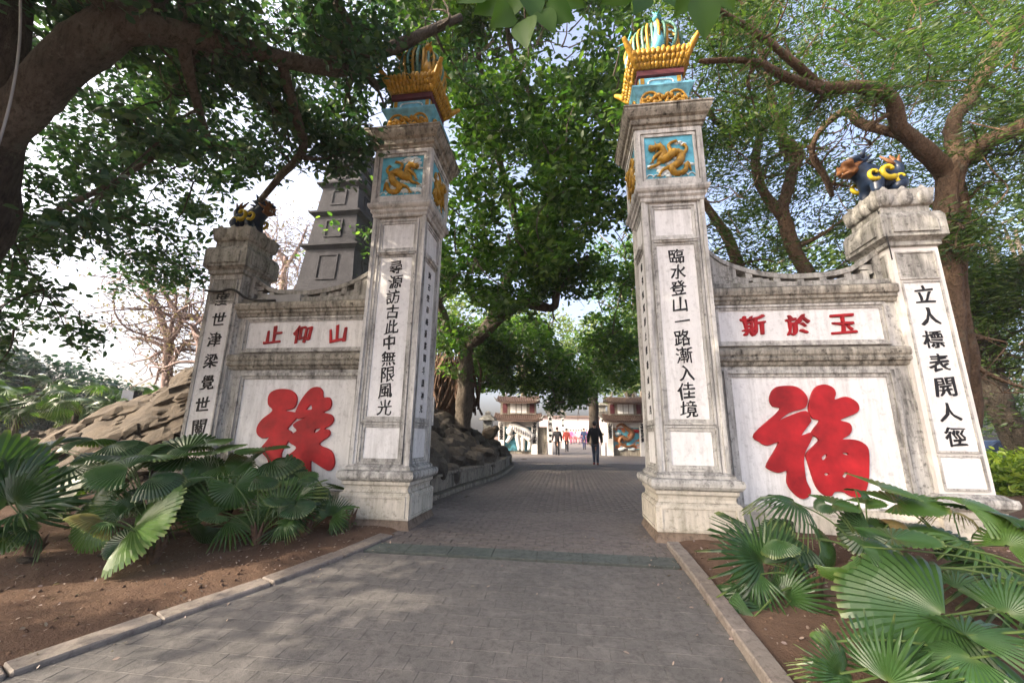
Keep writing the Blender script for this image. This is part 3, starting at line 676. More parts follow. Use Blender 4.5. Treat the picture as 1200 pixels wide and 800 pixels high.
    return e
LW = gate_wall(-1, 'left gate wall with the big red character 祿 under a pierced coping', '止仰山', (-4.57, -4.02, -3.36))
RW = gate_wall(1, 'right gate wall with the big red character 福 under a pierced coping', '斯於玉', (3.33, 3.95, 4.56))
outline_char(FU, FUH, trp(850, 430, 4.705), WY-.026, M_['red'], RW)
outline_char(LU, LUH, trp(270, 430, 5.0), WY-.026, M_['red'], LW)

def end_pillar(s, label, txt):
    cx, cy = s*5.64, .444; e = empty('end_pillar', (cx, cy, .2), label, 'end pillar', 'low end pillars of the gate', 'thing')
    def st(nm, mat, prof, bevel=.008):
        bm = bmesh.new(); stack(bm, cx, cy, prof); return build(nm, bm, mat, e, bevel=bevel)
    st('footing', M_['foot'], sq([(.44, -.1), (.42, .38)]))
    st('plinth', M_['base'], sq([(.40, .38), (.40, .66), (.37, .68), (.37, .75), (.40, .77)]), .006)
    st('ledge', M_['grey'], sq([(.40, .77), (.45, .81), (.46, .86), (.45, .91), (.40, .93), (.37, .96)]), .008)
    st('shaft', M_['white'] if s > 0 else M_['grey'], sq([(.322, .96), (.322, 4.42)]), .012)
    st('cap_block', M_['end'], sq([(.33, 4.42), (.36, 4.44), (.36, 4.50), (.39, 4.53), (.43, 4.56), (.43, 4.88), (.40, 4.95), (.36, 4.97)]), .012)
    st('neck', M_['end'], sq([(.33, 4.97), (.33, 5.08), (.36, 5.10)]), .006)
    # lotus bowl: petals around a flared block
    lt = st('lotus_bowl', M_['end'], sq([(.36, 5.10), (.37, 5.13), (.385, 5.24), (.40, 5.34), (.34, 5.34)]), .01)
    for sd in 'FRBL':
        o = {'F': (0, -1), 'B': (0, 1), 'R': (1, 0), 'L': (-1, 0)}[sd]; M = faceM(cx+o[0]*.355, cy+o[1]*.355, sd)
        for u in (-.26, 0, .26):
            bm = bmesh.new(); c = M @ Vector((u, 5.24, .0)); blob(bm, c, (.14, .05, .16) if sd in 'FB' else (.05, .14, .16), sub=2)
            for v in bm.verts:
                k9 = 1-.75*max(0, min(1, (v.co.z-5.24)/.17))**1.3; v.co.x = c.x+(v.co.x-c.x)*k9; v.co.y = c.y+(v.co.y-c.y)*(k9 if sd in 'RL' else 1); v.co.z = max(5.08, v.co.z+.03*(1-k9))
            build('petal', bm, M_['end'], lt, smooth=True)
        M = faceM(cx+o[0]*.322, cy+o[1]*.322, sd)
        for a, b, nm in ((1.03, 1.42, 'lower_panel'), (1.50, 3.86, 'text_panel'), (3.94, 4.32, 'upper_panel')):
            bm = bmesh.new(); lb(bm, M, -.235, .235, a, b, -.01, .006); p = build(nm, bm, M_['panel'] if (nm != 'upper_panel') else M_['end'], e)
            bm = bmesh.new(); frame(bm, M, -.262, .262, a-.027, b+.027, .024, .0, .02); build('panel_frame', bm, M_['grey'], p, bevel=.008)
        M = faceM(cx+o[0]*.43, cy+o[1]*.43, sd); bm = bmesh.new(); lb(bm, M, -.30, .30, 4.62, 4.84, -.02, .02); build('cap_panel', bm, M_['end'], e, bevel=.015)
    column_text(txt, faceM(cx, cy-.322, 'F'), 0, 3.68 if s > 0 else 3.95, 1.68, .25, M_['black'], e, bold=.026)
    return e
end_pillar(-1, 'left end pillar with 覺世關 low on its face', '度世津梁覺世關')
end_pillar(1, 'right end pillar with 開人徑 low on its face', '立人標表開人徑')
bm = bmesh.new(); box(bm, -4.78, -4.15, WY-.02, WY+.08, 3.885, 4.02); tag(build('junction_box', bm, M_['greymetal'], None, bevel=.01), 'grey rectangular metal box on the cornice of the left gate wall', 'box')

# guardian lions
def lion(cx, cy, z, face, label):
    e = empty('lion_statue', (cx, cy, z), label, 'lion statue', 'guardian lions on the end pillars'); f = face     # face = +1 looks to +x
    me = bpy.data.meshes.new('body'); J = [((-.10, 0, .26), .15), ((.06, 0, .31), .17), ((.17, 0, .40), .14), ((.27, 0, .50), .14),
        ((.12, -.11, .18), .08), ((.14, -.12, .03), .065), ((.12, .11, .18), .08), ((.14, .12, .03), .065), ((-.14, -.13, .16), .10), ((-.08, -.14, .04), .07), ((-.14, .13, .16), .10), ((-.08, .14, .04), .07),
        ((-.22, 0, .34), .07), ((-.27, 0, .48), .06), ((-.20, 0, .58), .03), ((.34, 0, .49), .10)]
    E_ = [(0, 1), (1, 2), (2, 3), (1, 4), (4, 5), (1, 6), (6, 7), (0, 8), (8, 9), (0, 10), (10, 11), (0, 12), (12, 13), (13, 14), (3, 15)]
    me.from_pydata([(p[0]*f, p[1], p[2]) for p, r in J], E_, []); o = bpy.data.objects.new('body', me); link(o, e)
    sm = o.modifiers.new('skin', 'SKIN'); sm.use_smooth_shade = True
    for v, (p, r) in zip(me.skin_vertices[0].data, J): v.radius = (r, r)
    me.skin_vertices[0].data[0].use_root = True
    o.modifiers.new('s', 'SUBSURF').render_levels = 2; o.modifiers['s'].levels = 2; me.materials.append(M_['navy'])
    c = Vector((cx, cy, z)); W = lambda x, y, zz: c+Vector((x*f, y, zz))
    bm = bmesh.new(); blob(bm, W(.345, 0, .50), (.10, .125, .085), sub=3, noise_=.9); blob(bm, W(.34, 0, .41), (.10, .10, .03), sub=2)
    for s in (-1, 1): blob(bm, W(.36, s*.085, .57), .04, sub=2)
    build('face', bm, M_['orange'], e, smooth=True)
    bm = bmesh.new(); blob(bm, W(.27, 0, .56), (.13, .145, .09), sub=3, noise_=.5); blob(bm, W(.44, 0, .535), (.03, .045, .025), sub=2); build('brow', bm, M_['navy'], e, smooth=True)
    bm = bmesh.new()
    for q9 in range(7): y9 = (q9-3)*.025; tube(bm, [W(.425-.9*abs(y9)**1.5*6, y9, .455), W(.43-.9*abs(y9)**1.5*6, y9, .425)], [.009, .003], 4)
    build('teeth', bm, M_['cloud'], e)
    for s in (-1, 1):
        bm = bmesh.new(); tube(bm, [W(.25, s*.10, .58), W(.20, s*.15, .70)], [.05, .008], 6); build('ear', bm, M_['navy'], e, smooth=True)
        bm = bmesh.new(); blob(bm, W(.395, s*.095, .585), .02, sub=1); build('eye', bm, M_['cloud'], e, smooth=True)
        for (x, zz, R) in ((.0, .33, .11), (.17, .30, .085), (-.13, .22, .08)):
            bm = bmesh.new(); pts = []; q = []
            for t in np.linspace(0, 1, 16):
                a = -2.2+t*5.2; r = R*(1-.72*t); pts.append(W(x+math.cos(a)*r, s*(.165-.03*abs(x)+.02*t), zz+math.sin(a)*r)); q.append(.036*R/.1*(1-.35*t))
            tube(bm, pts, q, 6); build('curl', bm, M_['lime'], e, smooth=True)
    bm = bmesh.new()
    for k in range(10):
        a = k*.63; tube(bm, [W(.22, .06*math.cos(a), .50+.06*math.sin(a)), W(.13, .17*math.cos(a), .50+.17*math.sin(a))], [.04, .01], 5)
    build('mane', bm, M_['navy'], e, smooth=True)
    bm = bmesh.new()
    for k in range(5): tube(bm, [W(-.25, 0, .5), W(-.30+.06*k, .03*(k % 2), .66)], [.04, .01], 5)
    build('tail_flame', bm, M_['orange'], e, smooth=True)
    k = 1.12 if f > 0 else 1.22; e.scale = (k, k, k)
lion(-5.64, .40, 5.34, 1, 'navy and yellow guardian lion on the left end pillar facing right')
lion(5.60, .40, 5.36, -1, 'navy guardian lion with yellow curls on the right end pillar facing left')
# ------------------------------------------------------------------ stone tower beyond the left wall
TY = 9.0
te = empty('stone_tower', (-10, TY+1.3, 4.5), 'dark stepped stone tower rising behind the left gate wall', 'tower')
def tow(z, px, py): p = atY(px, py, TY); return p.x
lv = []                                                     # storeys: (pixel y bottom, pixel y top, left x px bottom, right x px bottom)
tz = lambda px, py: atY(px, py, TY).z
b0 = atY(345, 340, TY); b1 = atY(412, 338, TY); t0 = atY(392, 190, TY); t1 = atY(420, 186, TY)
txc = (b0.x+b1.x)/2; hb = (b1.x-b0.x)/2; zb, zt = b0.z, t0.z; ht = hb*.62
H = lambda z: hb+(ht-hb)*(z-zb)/(zt-zb)
txc_y = TY+hb
zs = [3.2, 5.6, zb-.1, tz(350, 288), tz(366, 247), tz(376, 211), tz(385, 190), tz(388, 168)]
for i, (a, b) in enumerate(zip(zs, zs[1:])):
    bm = bmesh.new(); ha, hc = H(a+.12), H(b); stack(bm, txc, txc_y, sq([(ha, a+.12), (hc, b-.14)]))
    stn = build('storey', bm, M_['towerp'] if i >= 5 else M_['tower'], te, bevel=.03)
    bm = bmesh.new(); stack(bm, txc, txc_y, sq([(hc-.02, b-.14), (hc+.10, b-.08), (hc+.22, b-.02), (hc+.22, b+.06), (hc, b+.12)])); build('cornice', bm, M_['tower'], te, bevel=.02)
    for sd in 'FRBL':
        o = {'F': (0, -1), 'B': (0, 1), 'R': (1, 0), 'L': (-1, 0)}[sd]; hm = (ha+hc)/2; M = faceM(txc+o[0]*hm, txc_y+o[1]*hm, sd)
        ww = hm*.38; z0, z1 = a+.12+(b-a)*.2, b-.14-(b-a)*.12
        if z1-z0 > .3:
            tl = (ha-hc)/(b-a); M = M @ Matrix(((1, 0, 0, 0), (0, 1, 0, 0), (0, -tl, 1, tl*(a+b)/2), (0, 0, 0, 1)))
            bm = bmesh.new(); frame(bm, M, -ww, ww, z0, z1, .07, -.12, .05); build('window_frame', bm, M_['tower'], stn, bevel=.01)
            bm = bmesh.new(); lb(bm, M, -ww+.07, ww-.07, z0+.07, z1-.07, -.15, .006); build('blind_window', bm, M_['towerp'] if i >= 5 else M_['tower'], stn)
# ------------------------------------------------------------------ rock mounds
def rock_mesh(seed, mat, flat=.6):
    bm = bmesh.new(); bmesh.ops.create_icosphere(bm, subdivisions=2, radius=1)
    for v in bm.verts:
        d = v.co.copy(); k = 1+.45*mn.noise(d*1.1+Vector((seed*3.1, 0, 0)))+.18*mn.noise(d*3+Vector((0, seed, 0)))
        v.co = Vector((round(d.x*k*3)/3*.5+d.x*k*.5, d.y*k*.8, d.z*k*flat))
    me = bpy.data.meshes.new('rock'); bm.to_mesh(me); bm.free(); me.materials.append(mat); return me
RK = [rock_mesh(i, M_['rock'], .6) for i in range(6)]; RD = [rock_mesh(i+10, M_['rockd'], .75) for i in range(6)]
def mound(name, label, xs, ys, zf, mat, rocks, size, n, seed, flat_dir=None, region=None):
    e = empty(name, (sum(xs)/2, sum(ys)/2, .3), label, 'rock mound')
    nx = 70; ny = 60; X = np.linspace(*xs, nx); Y = np.linspace(*ys, ny)
    V = [(x, y, zf(x, y)) for y in Y for x in X]
    def rough(x, y, z):
        if flat_dir: q = (x*.35+y*.1, y*.8, z*2.6+x*1.1); return .22*mn.noise(q)+.16*abs(mn.noise((x*1.1, y*1.4, z*3.)))
        return .25*mn.noise((x*1.6, y*1.6, z*1.6))+.16*mn.noise((x*4, y*4, z*4))
    V = [(x, y, z+rough(x, y, z)) for x, y, z in V]
    Fc = [(j*nx+i, j*nx+i+1, (j+1)*nx+i+1, (j+1)*nx+i) for j in range(ny-1) for i in range(nx-1)]
    npmesh('rock_face', V, Fc, mat, e)
    r = random.Random(seed); k = 0
    while k < n:
        x, y = r.uniform(*xs), r.uniform(*ys); z = zf(x, y)
        if z < .35 or (region and not region(x, y)): continue
        o = bpy.data.objects.new('rock', r.choice(rocks)); s = r.uniform(*size)
        nn = Vector((-(zf(x+.1, y)-zf(x-.1, y))/.2, -(zf(x, y+.1)-zf(x, y-.1))/.2, 1)).normalized()
        q = nn.to_track_quat('Z', 'Y')
        if flat_dir: o.scale = (s*r.uniform(.9, 1.5), s*1.0, s*r.uniform(.45, .8)); o.rotation_mode = 'QUATERNION'; o.rotation_quaternion = Quaternion((0, 1, 0), -.38+r.uniform(-.25, .25)) @ Quaternion((1, 0, 0), .5+r.uniform(-.2, .2))
        else: o.scale = (s*r.uniform(.8, 1.4), s, s*r.uniform(.7, 1.3)); o.rotation_mode = 'QUATERNION'; o.rotation_quaternion = q @ Quaternion((0, 0, 1), r.uniform(0, 6))
        o.location = Vector((x, y, z+rough(x, y, z)+(-.12 if flat_dir else .05)*s))-root_loc(e); link(o, e); k += 1
    return e
def sm(a, b, x): t = max(0, min(1, (x-a)/(b-a))); return t*t*(3-2*t)
# left mound: ridge runs up from the far left to the tower; seen over the palms
def zleft(x, y):
    # ridge height against x at y~5 follows the skyline
    ridge = lin([(-30, .2), (-17, .5), (-14.5, 1.35), (-12.6, 2.25), (-10.2, 3.5), (-8.8, 3.85), (-6.4, 3.3), (-5.6, 2.4)], x)
    f = sm(1.0, 5.6, y)*(1-.35*sm(9, 15, y))
    return .25+ridge*f
mound('rock_mound', 'grey layered rock mound sloping up behind the left end pillar', (-20, -5.6), (1.2, 13), zleft, M_['rock'], RK, (.14, .60), 295, 3, flat_dir=True, region=lambda x, y: x > -15 and y < 7.2)
# centre mound held by the curved retaining wall
RW_ = [(-2.5, .9), (-2.2, 2.0), (-2.05, 3.7), (-1.72, 6.2), (-1.70, 8.5), (-1.85, 11), (-2.3, 12.8), (-3.2, 14.4), (-4.6, 15.6)]
RWt = [(y, x) for x, y in RW_]
def zcent(x, y):
    e_ = lin(RWt, y)-x                       # metres inside the wall line
    if y > 15.6: e_ = -1
    top = .52+1.75*sm(-.2, 3.4, e_)+.5*sm(3, 6, e_)
    return .3 if e_ < .05 else zr(y)+(top-.1)*(1-.45*sm(9.5, 15, y))
mound('rock_mound', 'dark craggy rock mound behind the curved retaining wall, big tree on top', (-6, -1.5), (1.2, 15.6), zcent, M_['rockd'], RD, (.16, .40), 290, 8, region=lambda x, y: 0.08 < lin(RWt, y)-x < 3.2)
rw = empty('retaining_wall', (-2, 7, .3), 'low curved stained wall with coping holding back the dark rocks', 'retaining wall', kind='thing')
P, _ = catmull([(x, y, 0) for x, y in RW_], 5)
def ribbon(nm, P, w0, w1, z0, z1, mat, parent, bevel=0):
    bm = bmesh.new(); R = []
    for i, p in enumerate(P):
        t = (P[min(i+1, len(P)-1)]-P[max(i-1, 0)]).normalized(); n = Vector((t.y, -t.x, 0)); b = zr(p.y)
        R.append([bm.verts.new(p+n*w+Vector((0, 0, z+(b if z0 < 0 or True else 0)))) for w, z in ((w0, z0), (w1, z0), (w1, z1), (w0, z1))])
    for a, c in zip(R, R[1:]):
        for i in range(4): bm.faces.new((a[i], a[(i+1) % 4], c[(i+1) % 4], c[i]))
    bm.faces.new(R[0][::-1]); bm.faces.new(R[-1]); bmesh.ops.recalc_face_normals(bm, faces=bm.faces)
    return build(nm, bm, mat, parent, bevel=bevel)
for i in range(0, len(P)-1, 5):
    seg = P[i:i+6]
    ribbon('wall_panel', seg, -.14, .06, .10, .38, M_['retain'], rw)
    ribbon('coping', seg, -.2, .10, .38, .44, M_['retain'], rw, .01)
    ribbon('kerb_foot', seg, -.1, .22, -.1, .09, M_['retain'], rw, .01)
    q = seg[0]; t = (seg[1]-q).normalized(); bm = bmesh.new(); n = Vector((t.y, -t.x, 0)); z = zr(q.y)
    M = Matrix.Translation(q+Vector((0, 0, z))) @ Matrix(((n.x, t.x, 0, 0), (n.y, t.y, 0, 0), (0, 0, 1, 0), (0, 0, 0, 1)))
    box(bm, .05, .085, -.06, .06, .11, .378, M); bmesh.ops.recalc_face_normals(bm, faces=bm.faces); build('pier_strip', bm, M_['retain'], rw)

# ------------------------------------------------------------------ trees
nrng = np.random.default_rng(7)
OV = np.array([(0, 0, 0), (.3, .25, .05), (.72, .2, .05), (1, 0, -.05), (.72, -.2, .05), (.3, -.25, .05)]); OF = np.array([(0, 1, 2, 3), (0, 3, 4, 5)])
SL = np.array([(0, 0, 0), (.35, .13, .03), (1, 0, -.06), (.35, -.13, .03)]); SF = np.array([(0, 1, 2, 3)])
def pin():
    V = []; F = []
    for i in range(6):
        t = .1+i*.155; l = .30*(1-.45*abs(t-.45))
        for s in (-1, 1):
            n = len(V); V += [(t-.02, 0, 0), (t+.035, 0, 0), (t+.10, s*l, -.03)]; F.append((n, n+1, n+2) if s < 0 else (n+1, n, n+2))
    return np.array(V), np.array(F)
PV_, PF_ = pin()
def leafcloud(name, P, size, mat, parent, kind='oval', droop=.3, upb=.8, per=None):
    P = np.asarray(P); k = len(P); size = size*nrng.uniform(.5, 1.4, k)
    a = nrng.normal(size=(k, 3)); a[:, 2] = a[:, 2]*.45-droop
    if per: a = a*.42+np.repeat(nrng.normal(size=(k//per, 3))*(1, 1, .3), per, axis=0)[:k]
    a /= np.linalg.norm(a, axis=1)[:, None]
    up = nrng.normal(size=(k, 3))*.6; up[:, 2] += upb
    b = np.cross(up, a); b /= np.linalg.norm(b, axis=1)[:, None]+1e-9; c = np.cross(a, b)
    T, Fq = (OV, OF) if kind == 'oval' else (SL, SF)
    V = P[:, None, :]+size[:, None, None]*(T[None, :, 0:1]*a[:, None]+T[None, :, 1:2]*b[:, None]+T[None, :, 2:3]*c[:, None])
    F = Fq[None]+np.arange(k)[:, None, None]*len(T)
    return npmesh(name, V.reshape(-1, 3), F.reshape(-1, Fq.shape[1]), mat, parent, n=Fq.shape[1])
def inpoly(x, y, P):
    c = np.zeros(len(x), bool); j = len(P)-1
    for i in range(len(P)):
        (xi, yi), (xj, yj) = P[i], P[j]
        with np.errstate(divide='ignore', invalid='ignore'): c ^= ((yi > y) != (yj > y)) & (x < (xj-xi)*(y-yi)/(yj-yi+1e-12)+xi)
        j = i
    return c
def cone_points(poly, d0, d1, n, seed=0):
    """points spread through the stretch of air seen inside an outline, between two distances"""
    g = np.random.default_rng(seed); P = np.array(poly, float); out = np.zeros((0, 3))
    while len(out) < n:
        m = n*3; x = g.uniform(P[:, 0].min(), P[:, 0].max(), m); y = g.uniform(P[:, 1].min(), P[:, 1].max(), m); D = (g.uniform(d0**2, d1**2, m))**.5
        k = inpoly(x, y, poly); x, y, D = x[k], y[k], D[k]
        W = CAM+(CF+CR*((x-600)/FPX)[:, None]-CU*((y-400)/FPX)[:, None])*D[:, None]; out = np.vstack([out, W])
    return out[:n]
def ell_points(c, r, n, seed=0):
    g = np.random.default_rng(seed); v = g.normal(size=(n, 3)); v /= np.linalg.norm(v, axis=1)[:, None]; v *= (g.uniform(.25, 1, n)**(1/2.2))[:, None]
    return np.array(c)+v*np.array(r)
def clumps(C, per, rad_, seed=0, flat=.6, gap=None):
    """leaf positions in little sprays round the clump centres; gap=(scale, threshold) leaves holes"""
    g = np.random.default_rng(seed)
    if gap: C = np.array([c for c in C if mn.noise(Vector(c)*gap[0]) > gap[1]])
    P = np.repeat(C, per, axis=0); o = g.normal(size=P.shape)*rad_*.55; o[:, 2] *= flat; return P+o
def twig_web(C, root, n, parent, mat, r0=.009, reach=2.2):
    C = np.asarray(C); C = C[nrng.permutation(len(C))[:n]]; d0 = np.linalg.norm(C-np.array(root), axis=1); bm = bmesh.new()
    for i in range(len(C)):
        near = np.linalg.norm(C-C[i], axis=1); near[d0 >= d0[i]-.02] = 1e9; j = int(near.argmin())
        if near[j] > reach: continue
        a, b = Vector(C[i]), Vector(C[j]); m = (a+b)/2+Vector(nrng.normal(size=3)*near[j]*.12)
        p, q = catmull([a, m, b], 2, [r0*.5, r0, r0*1.5]); tube(bm, p, q, 4, 0, False)
    return build('twigs', bm, mat, parent)
def tree(name, label, loc, group=None, cat='tree'):
    return empty(name, loc, label, cat, group)
def limb(bm, pts, r, seg=9, bump=.25, n=6, seed=0):
    P, R = catmull(pts, n, r); tube(bm, P, R, seg, bump, True, seed); return P, R
def twigs(bm, P, R, n, L, rg, tips, depth=2, up=.2, start=.25):
    for _ in range(n):
        i = rg.randrange(int(len(P)*start), len(P)); p = P[i]; r = R[i]*rg.uniform(.35, .55)
        d = Vector((rg.gauss(0, 1), rg.gauss(0, 1), rg.gauss(up, .7))).normalized(); l = L*rg.uniform(.5, 1.1); q = [p]; dd = d.copy()
        for k in range(4):
            dd = (dd+Vector((rg.gauss(0, .35), rg.gauss(0, .35), rg.gauss(0, .3)))).normalized(); q.append(q[-1]+dd*l/4)
        pp, rr = catmull(q, 3, [max(r*(1-.2*k), .006) for k in range(5)]); tube(bm, pp, rr, 5, .1, False)
        tips.append(tuple(q[-1])); tips.append(tuple(q[2]))
        if depth > 1: twigs(bm, pp, rr, 3, L*.55, rg, tips, depth-1, up)

def px_limb(bm, L, D=None, seg=9, bump=.25, seed=0):
    """L: (px, py, distance, radius in px)"""
    pts = [atD(a, b, d) for a, b, d, r in L]; R = [r*d/FPX for a, b, d, r in L]
    return limb(bm, pts, R, seg, bump, 6, seed)

# big tree at the left, leaning over the bed
rg = random.Random(11)
base = Vector((-6.35, -3.2, 0))
t = tree('leaning_tree', 'massive dark leaning tree at the left edge, branch reaching over the gate', base); bm = bmesh.new(); tips = []
top = atD(-12, 120, 4.6)
limb(bm, [base+Vector((-.35, .1, -.4)), base+Vector((-.2, 0, 1.2)), atD(-45, 260, 4.7), atD(-8, 130, 4.7), atD(10, 20, 4.8), atD(20, -120, 5.1), atD(60, -300, 5.6)], [.60, .48, .38, .25, .19, .2, .16], 20, .22, 6)
big = build('trunk', bm, M_['barkd'], t, smooth=True)
bm = bmesh.new()
A, Ra = px_limb(bm, [(-20, 190, 4.75, 18), (26, 126, 4.7, 22), (74, 78, 4.8, 24), (124, 34, 5.0, 23), (170, -10, 5.2, 19), (212, -66, 5.4, 18), (260, -160, 5.8, 18)], seg=20, bump=.2)
B, Rb = px_limb(bm, [(115, 42, 5.0, 15), (165, 34, 5.1, 17), (220, 42, 5.4, 14), (290, 58, 5.8, 11), (350, 74, 6.2, 9), (400, 80, 6.6, 9), (430, 66, 7.0, 9), (470, 52, 7.4, 7), (540, 20, 8.0, 4)], seg=10, bump=.18)
for L in ([(60, 250, 4.9, 3), (140, 210, 5.3, 3), (230, 150, 6, 3)], [(215, 50, 5.4, 7), (222, 90, 5.6, 6), (235, 135, 6, 4), (250, 180, 6.2, 3)], [(330, 75, 6.1, 6), (345, 130, 6.4, 6), (355, 175, 6.8, 5), (330, 205, 7.2, 4), (305, 235, 7.6, 3)], [(200, -20, 5.4, 10), (190, 20, 5.8, 6), (240, 90, 6.5, 3)],
          [(420, 70, 6.9, 5), (440, 100, 7.4, 5), (455, 95, 8, 3)], [(400, -60, 7, 8), (395, 0, 7.2, 6), (430, 60, 7.8, 4)], [(80, -60, 5.5, 8), (110, 10, 6.5, 5), (140, 80, 7.5, 3)], [(355, 185, 6.8, 3), (380, 186, 7.0, 2), (400, 178, 7.2, 1)]):
    P1, R1 = px_limb(bm, L, seg=7, bump=.1); twigs(bm, P1, R1, 4, .9, rg, tips, 2)
twigs(bm, B, Rb, 14, 1.3, rg, tips, 2, .3); twigs(bm, A, Ra, 6, 1.4, rg, tips, 2, .3, .5)
build('limb', bm, M_['bark'], t, smooth=True)  # paler bark than the trunk: the limb's lit tone is put into its colour
bm = bmesh.new(); pts, q = catmull([atD(-2, 170, 4.15), atD(12, 120, 4.2), atD(22, 60, 4.3), atD(24, 0, 4.4), atD(20, -80, 4.6)], 5); tube(bm, pts, .012, 5); build('hanging_root', bm, M_['greymetal'], t, smooth=True)
PL1 = [(-200, -150), (465, -150), (462, 25), (440, 60), (428, 140), (425, 200), (400, 190), (372, 150), (348, 200), (325, 214), (264, 216), (252, 300), (238, 345), (215, 330), (180, 350), (130, 350), (110, 262), (60, 300), (0, 290), (-200, 300)]
PL2 = [(-150, 260), (92, 240), (70, 330), (105, 392), (100, 408), (60, 392), (20, 436), (-150, 440)]
C = np.vstack([cone_points(PL1, 7.0, 11, 1700, 1), cone_points(PL2, 6, 8.5, 230, 2), np.array(tips)])
P1 = clumps(C, 38, .29, 3, gap=(.8, -.14))
# the crown goes on overhead, unseen beyond the frame, shaped to shade the gate
C2 = np.vstack([ell_points((-6.5, -3.5, 7.6), (6.5, 5.5, 2.2), 2000, 5), ell_points((-12, -6, 6.0), (5.5, 6.5, 3.6), 2000, 6), ell_points((-2.5, -5, 8.6), (5, 4, 1.6), 700, 9)])
d = C2-CAM; z = d@CF; u = d@CR/np.maximum(z, .1)*FPX+600; v = 400-d@CU/np.maximum(z, .1)*FPX
C2 = C2[~((z > .1) & (u > -40) & (u < 1240) & (v > -40) & (v < 840) & ~(inpoly(u, v, PL1) & (z > 9)))]
P2 = clumps(C2, 32, .32, 4, gap=(.55, -.04))
twig_web(C, atD(200, 30, 5.4), 900, t, M_['barkd'], .010)
leafcloud('crown', np.vstack([P1, P2]), np.concatenate([np.full(len(P1), .125), np.full(len(P2), .19)]), M_['leafL'], t)

# centre tree on the dark mound
rg = random.Random(5)
b = atD(545, 478, 14.5)
t = tree('spreading_tree', 'spreading tree on the dark mound seen through the gate opening', b); bm = bmesh.new(); tips = []
px_limb(bm, [(541, 500, 14.5, 11), (543, 478, 14.5, 10), (545, 440, 14.4, 8.5), (547, 405, 14.3, 9)], seg=12, bump=.25)
Ls = [[(547, 408, 14.3, 7), (528, 385, 14.0, 6), (512, 350, 13.6, 5), (505, 300, 13, 4), (520, 240, 12.4, 3)],
      [(546, 408, 14.3, 5), (530, 395, 14.6, 4), (508, 380, 15, 3), (490, 372, 15.3, 2.5)],
      [(547, 405, 14.3, 8), (565, 392, 13.8, 7), (590, 370, 13.2, 5.5), (615, 358, 12.6, 5), (648, 360, 12.2, 5), (655, 335, 12, 4), (690, 300, 11.8, 3)],
      [(550, 400, 14.3, 6), (575, 375, 14, 6), (592, 335, 13.6, 6), (610, 300, 13.2, 6), (635, 255, 12.6, 6), (660, 225, 12.2, 5), (700, 170, 11.6, 4), (740, 110, 11, 3)],
      [(612, 300, 13.2, 4), (600, 240, 12.6, 4), (575, 150, 11.6, 4), (560, 60, 10.8, 3.5), (540, -30, 10, 3)],
      [(650, 355, 12.2, 3), (645, 310, 12, 3), (640, 280, 11.8, 2)], [(640, 250, 12.5, 4), (640, 160, 11.4, 4), (600, 60, 10.4, 3), (590, -20, 9.6, 3)]]
for L in Ls:
    Pq, Rq = px_limb(bm, L, seg=8, bump=.2); twigs(bm, Pq, Rq, 8, 1.6, rg, tips, 2)
build('trunk', bm, M_['bark'], t, smooth=True)
PC = [(440, -150), (770, -150), (750, 60), (735, 140), (748, 250), (740, 275), (700, 270), (665, 290), (640, 330), (610, 335), (600, 370), (560, 360), (552, 330), (530, 345), (508, 335), (500, 240), (535, 190), (540, 120), (470, 60)]
PCb = [(560, 380), (620, 370), (640, 385), (668, 420), (695, 455), (672, 478), (648, 484), (636, 460), (560, 456), (552, 440)]
C = np.vstack([cone_points(PC, 9, 14, 1500, 11), cone_points(PCb, 14.5, 19, 520, 12), cone_points([(688, 290), (750, 262), (752, 462), (705, 445), (678, 410), (700, 350)], 12.5, 17, 260, 14), np.array(tips)])
P1 = clumps(C, 48, .37, 13, gap=(.6, -.11)); twig_web(C, atD(547, 405, 14.3), 1000, t, M_['bark'], .015)
leafcloud('crown', P1, .17, M_['leafC'], t)
# fibrous stump mass beside it
bm = bmesh.new(); c = atD(533, 452, 15.6)
c = c+Vector((-.35, 0, -.1))
for k in range(170):
    a = rg.uniform(0, 6.28); rr = rg.uniform(.2, 1.15); top = c+Vector((.6*math.cos(a)*rr+.3, .5*math.sin(a)*rr, 1.2+rg.uniform(-.9, .3)))
    foot = c+Vector((1.2*math.cos(a)*rr+rg.gauss(0, .15), 1.1*math.sin(a)*rr, -1.0+rg.uniform(0, .4))); m = (top+foot)/2+Vector((rg.gauss(0, .2), rg.gauss(0, .2), .2+rg.gauss(0, .1)))
    p, q = catmull([top, m, foot], 4, [.02, .05, .04]); tube(bm, p, q, 5, .5)
blob(bm, c+Vector((.1, 0, -.1)), (.85, .8, 1.15), sub=4, noise_=.7)
tag(build('root_mass', bm, M_['root'], None, smooth=True), 'shaggy reddish heap of aerial roots beside the spreading tree', 'tree roots')

def simple_tree(name, label, limbs, mat, leaf, crowns, per, rad_, size, kind='oval', gap=None, group=None, seed=1, tw=(6, 1.2), droop=.3):
    rg = random.Random(seed); b = atD(*limbs[0][0][:3]); t = tree(name, label, b, group); bm = bmesh.new(); tips = []
    for L in [[(q0, q1, q2, q3*.86) for q0, q1, q2, q3 in l_] for l_ in limbs]:
        Pq, Rq = px_limb(bm, L, seg=9, bump=.22, seed=seed); twigs(bm, Pq, Rq, tw[0], tw[1], rg, tips, 2)
    build('trunk', bm, mat, t, smooth=True)
    C = [cone_points(p, a, b_, n, seed+i) for i, (p, a, b_, n) in enumerate(crowns)]
    if tips: C.append(np.array(tips))
    P = clumps(np.vstack(C), per, rad_, seed, gap=gap); twig_web(np.vstack(C), tips[0] if tips else b, 500, t, mat, .012)
    leafcloud('crown', P, size, leaf, t, kind, droop, per=per if kind == 'sliver' else None); return t
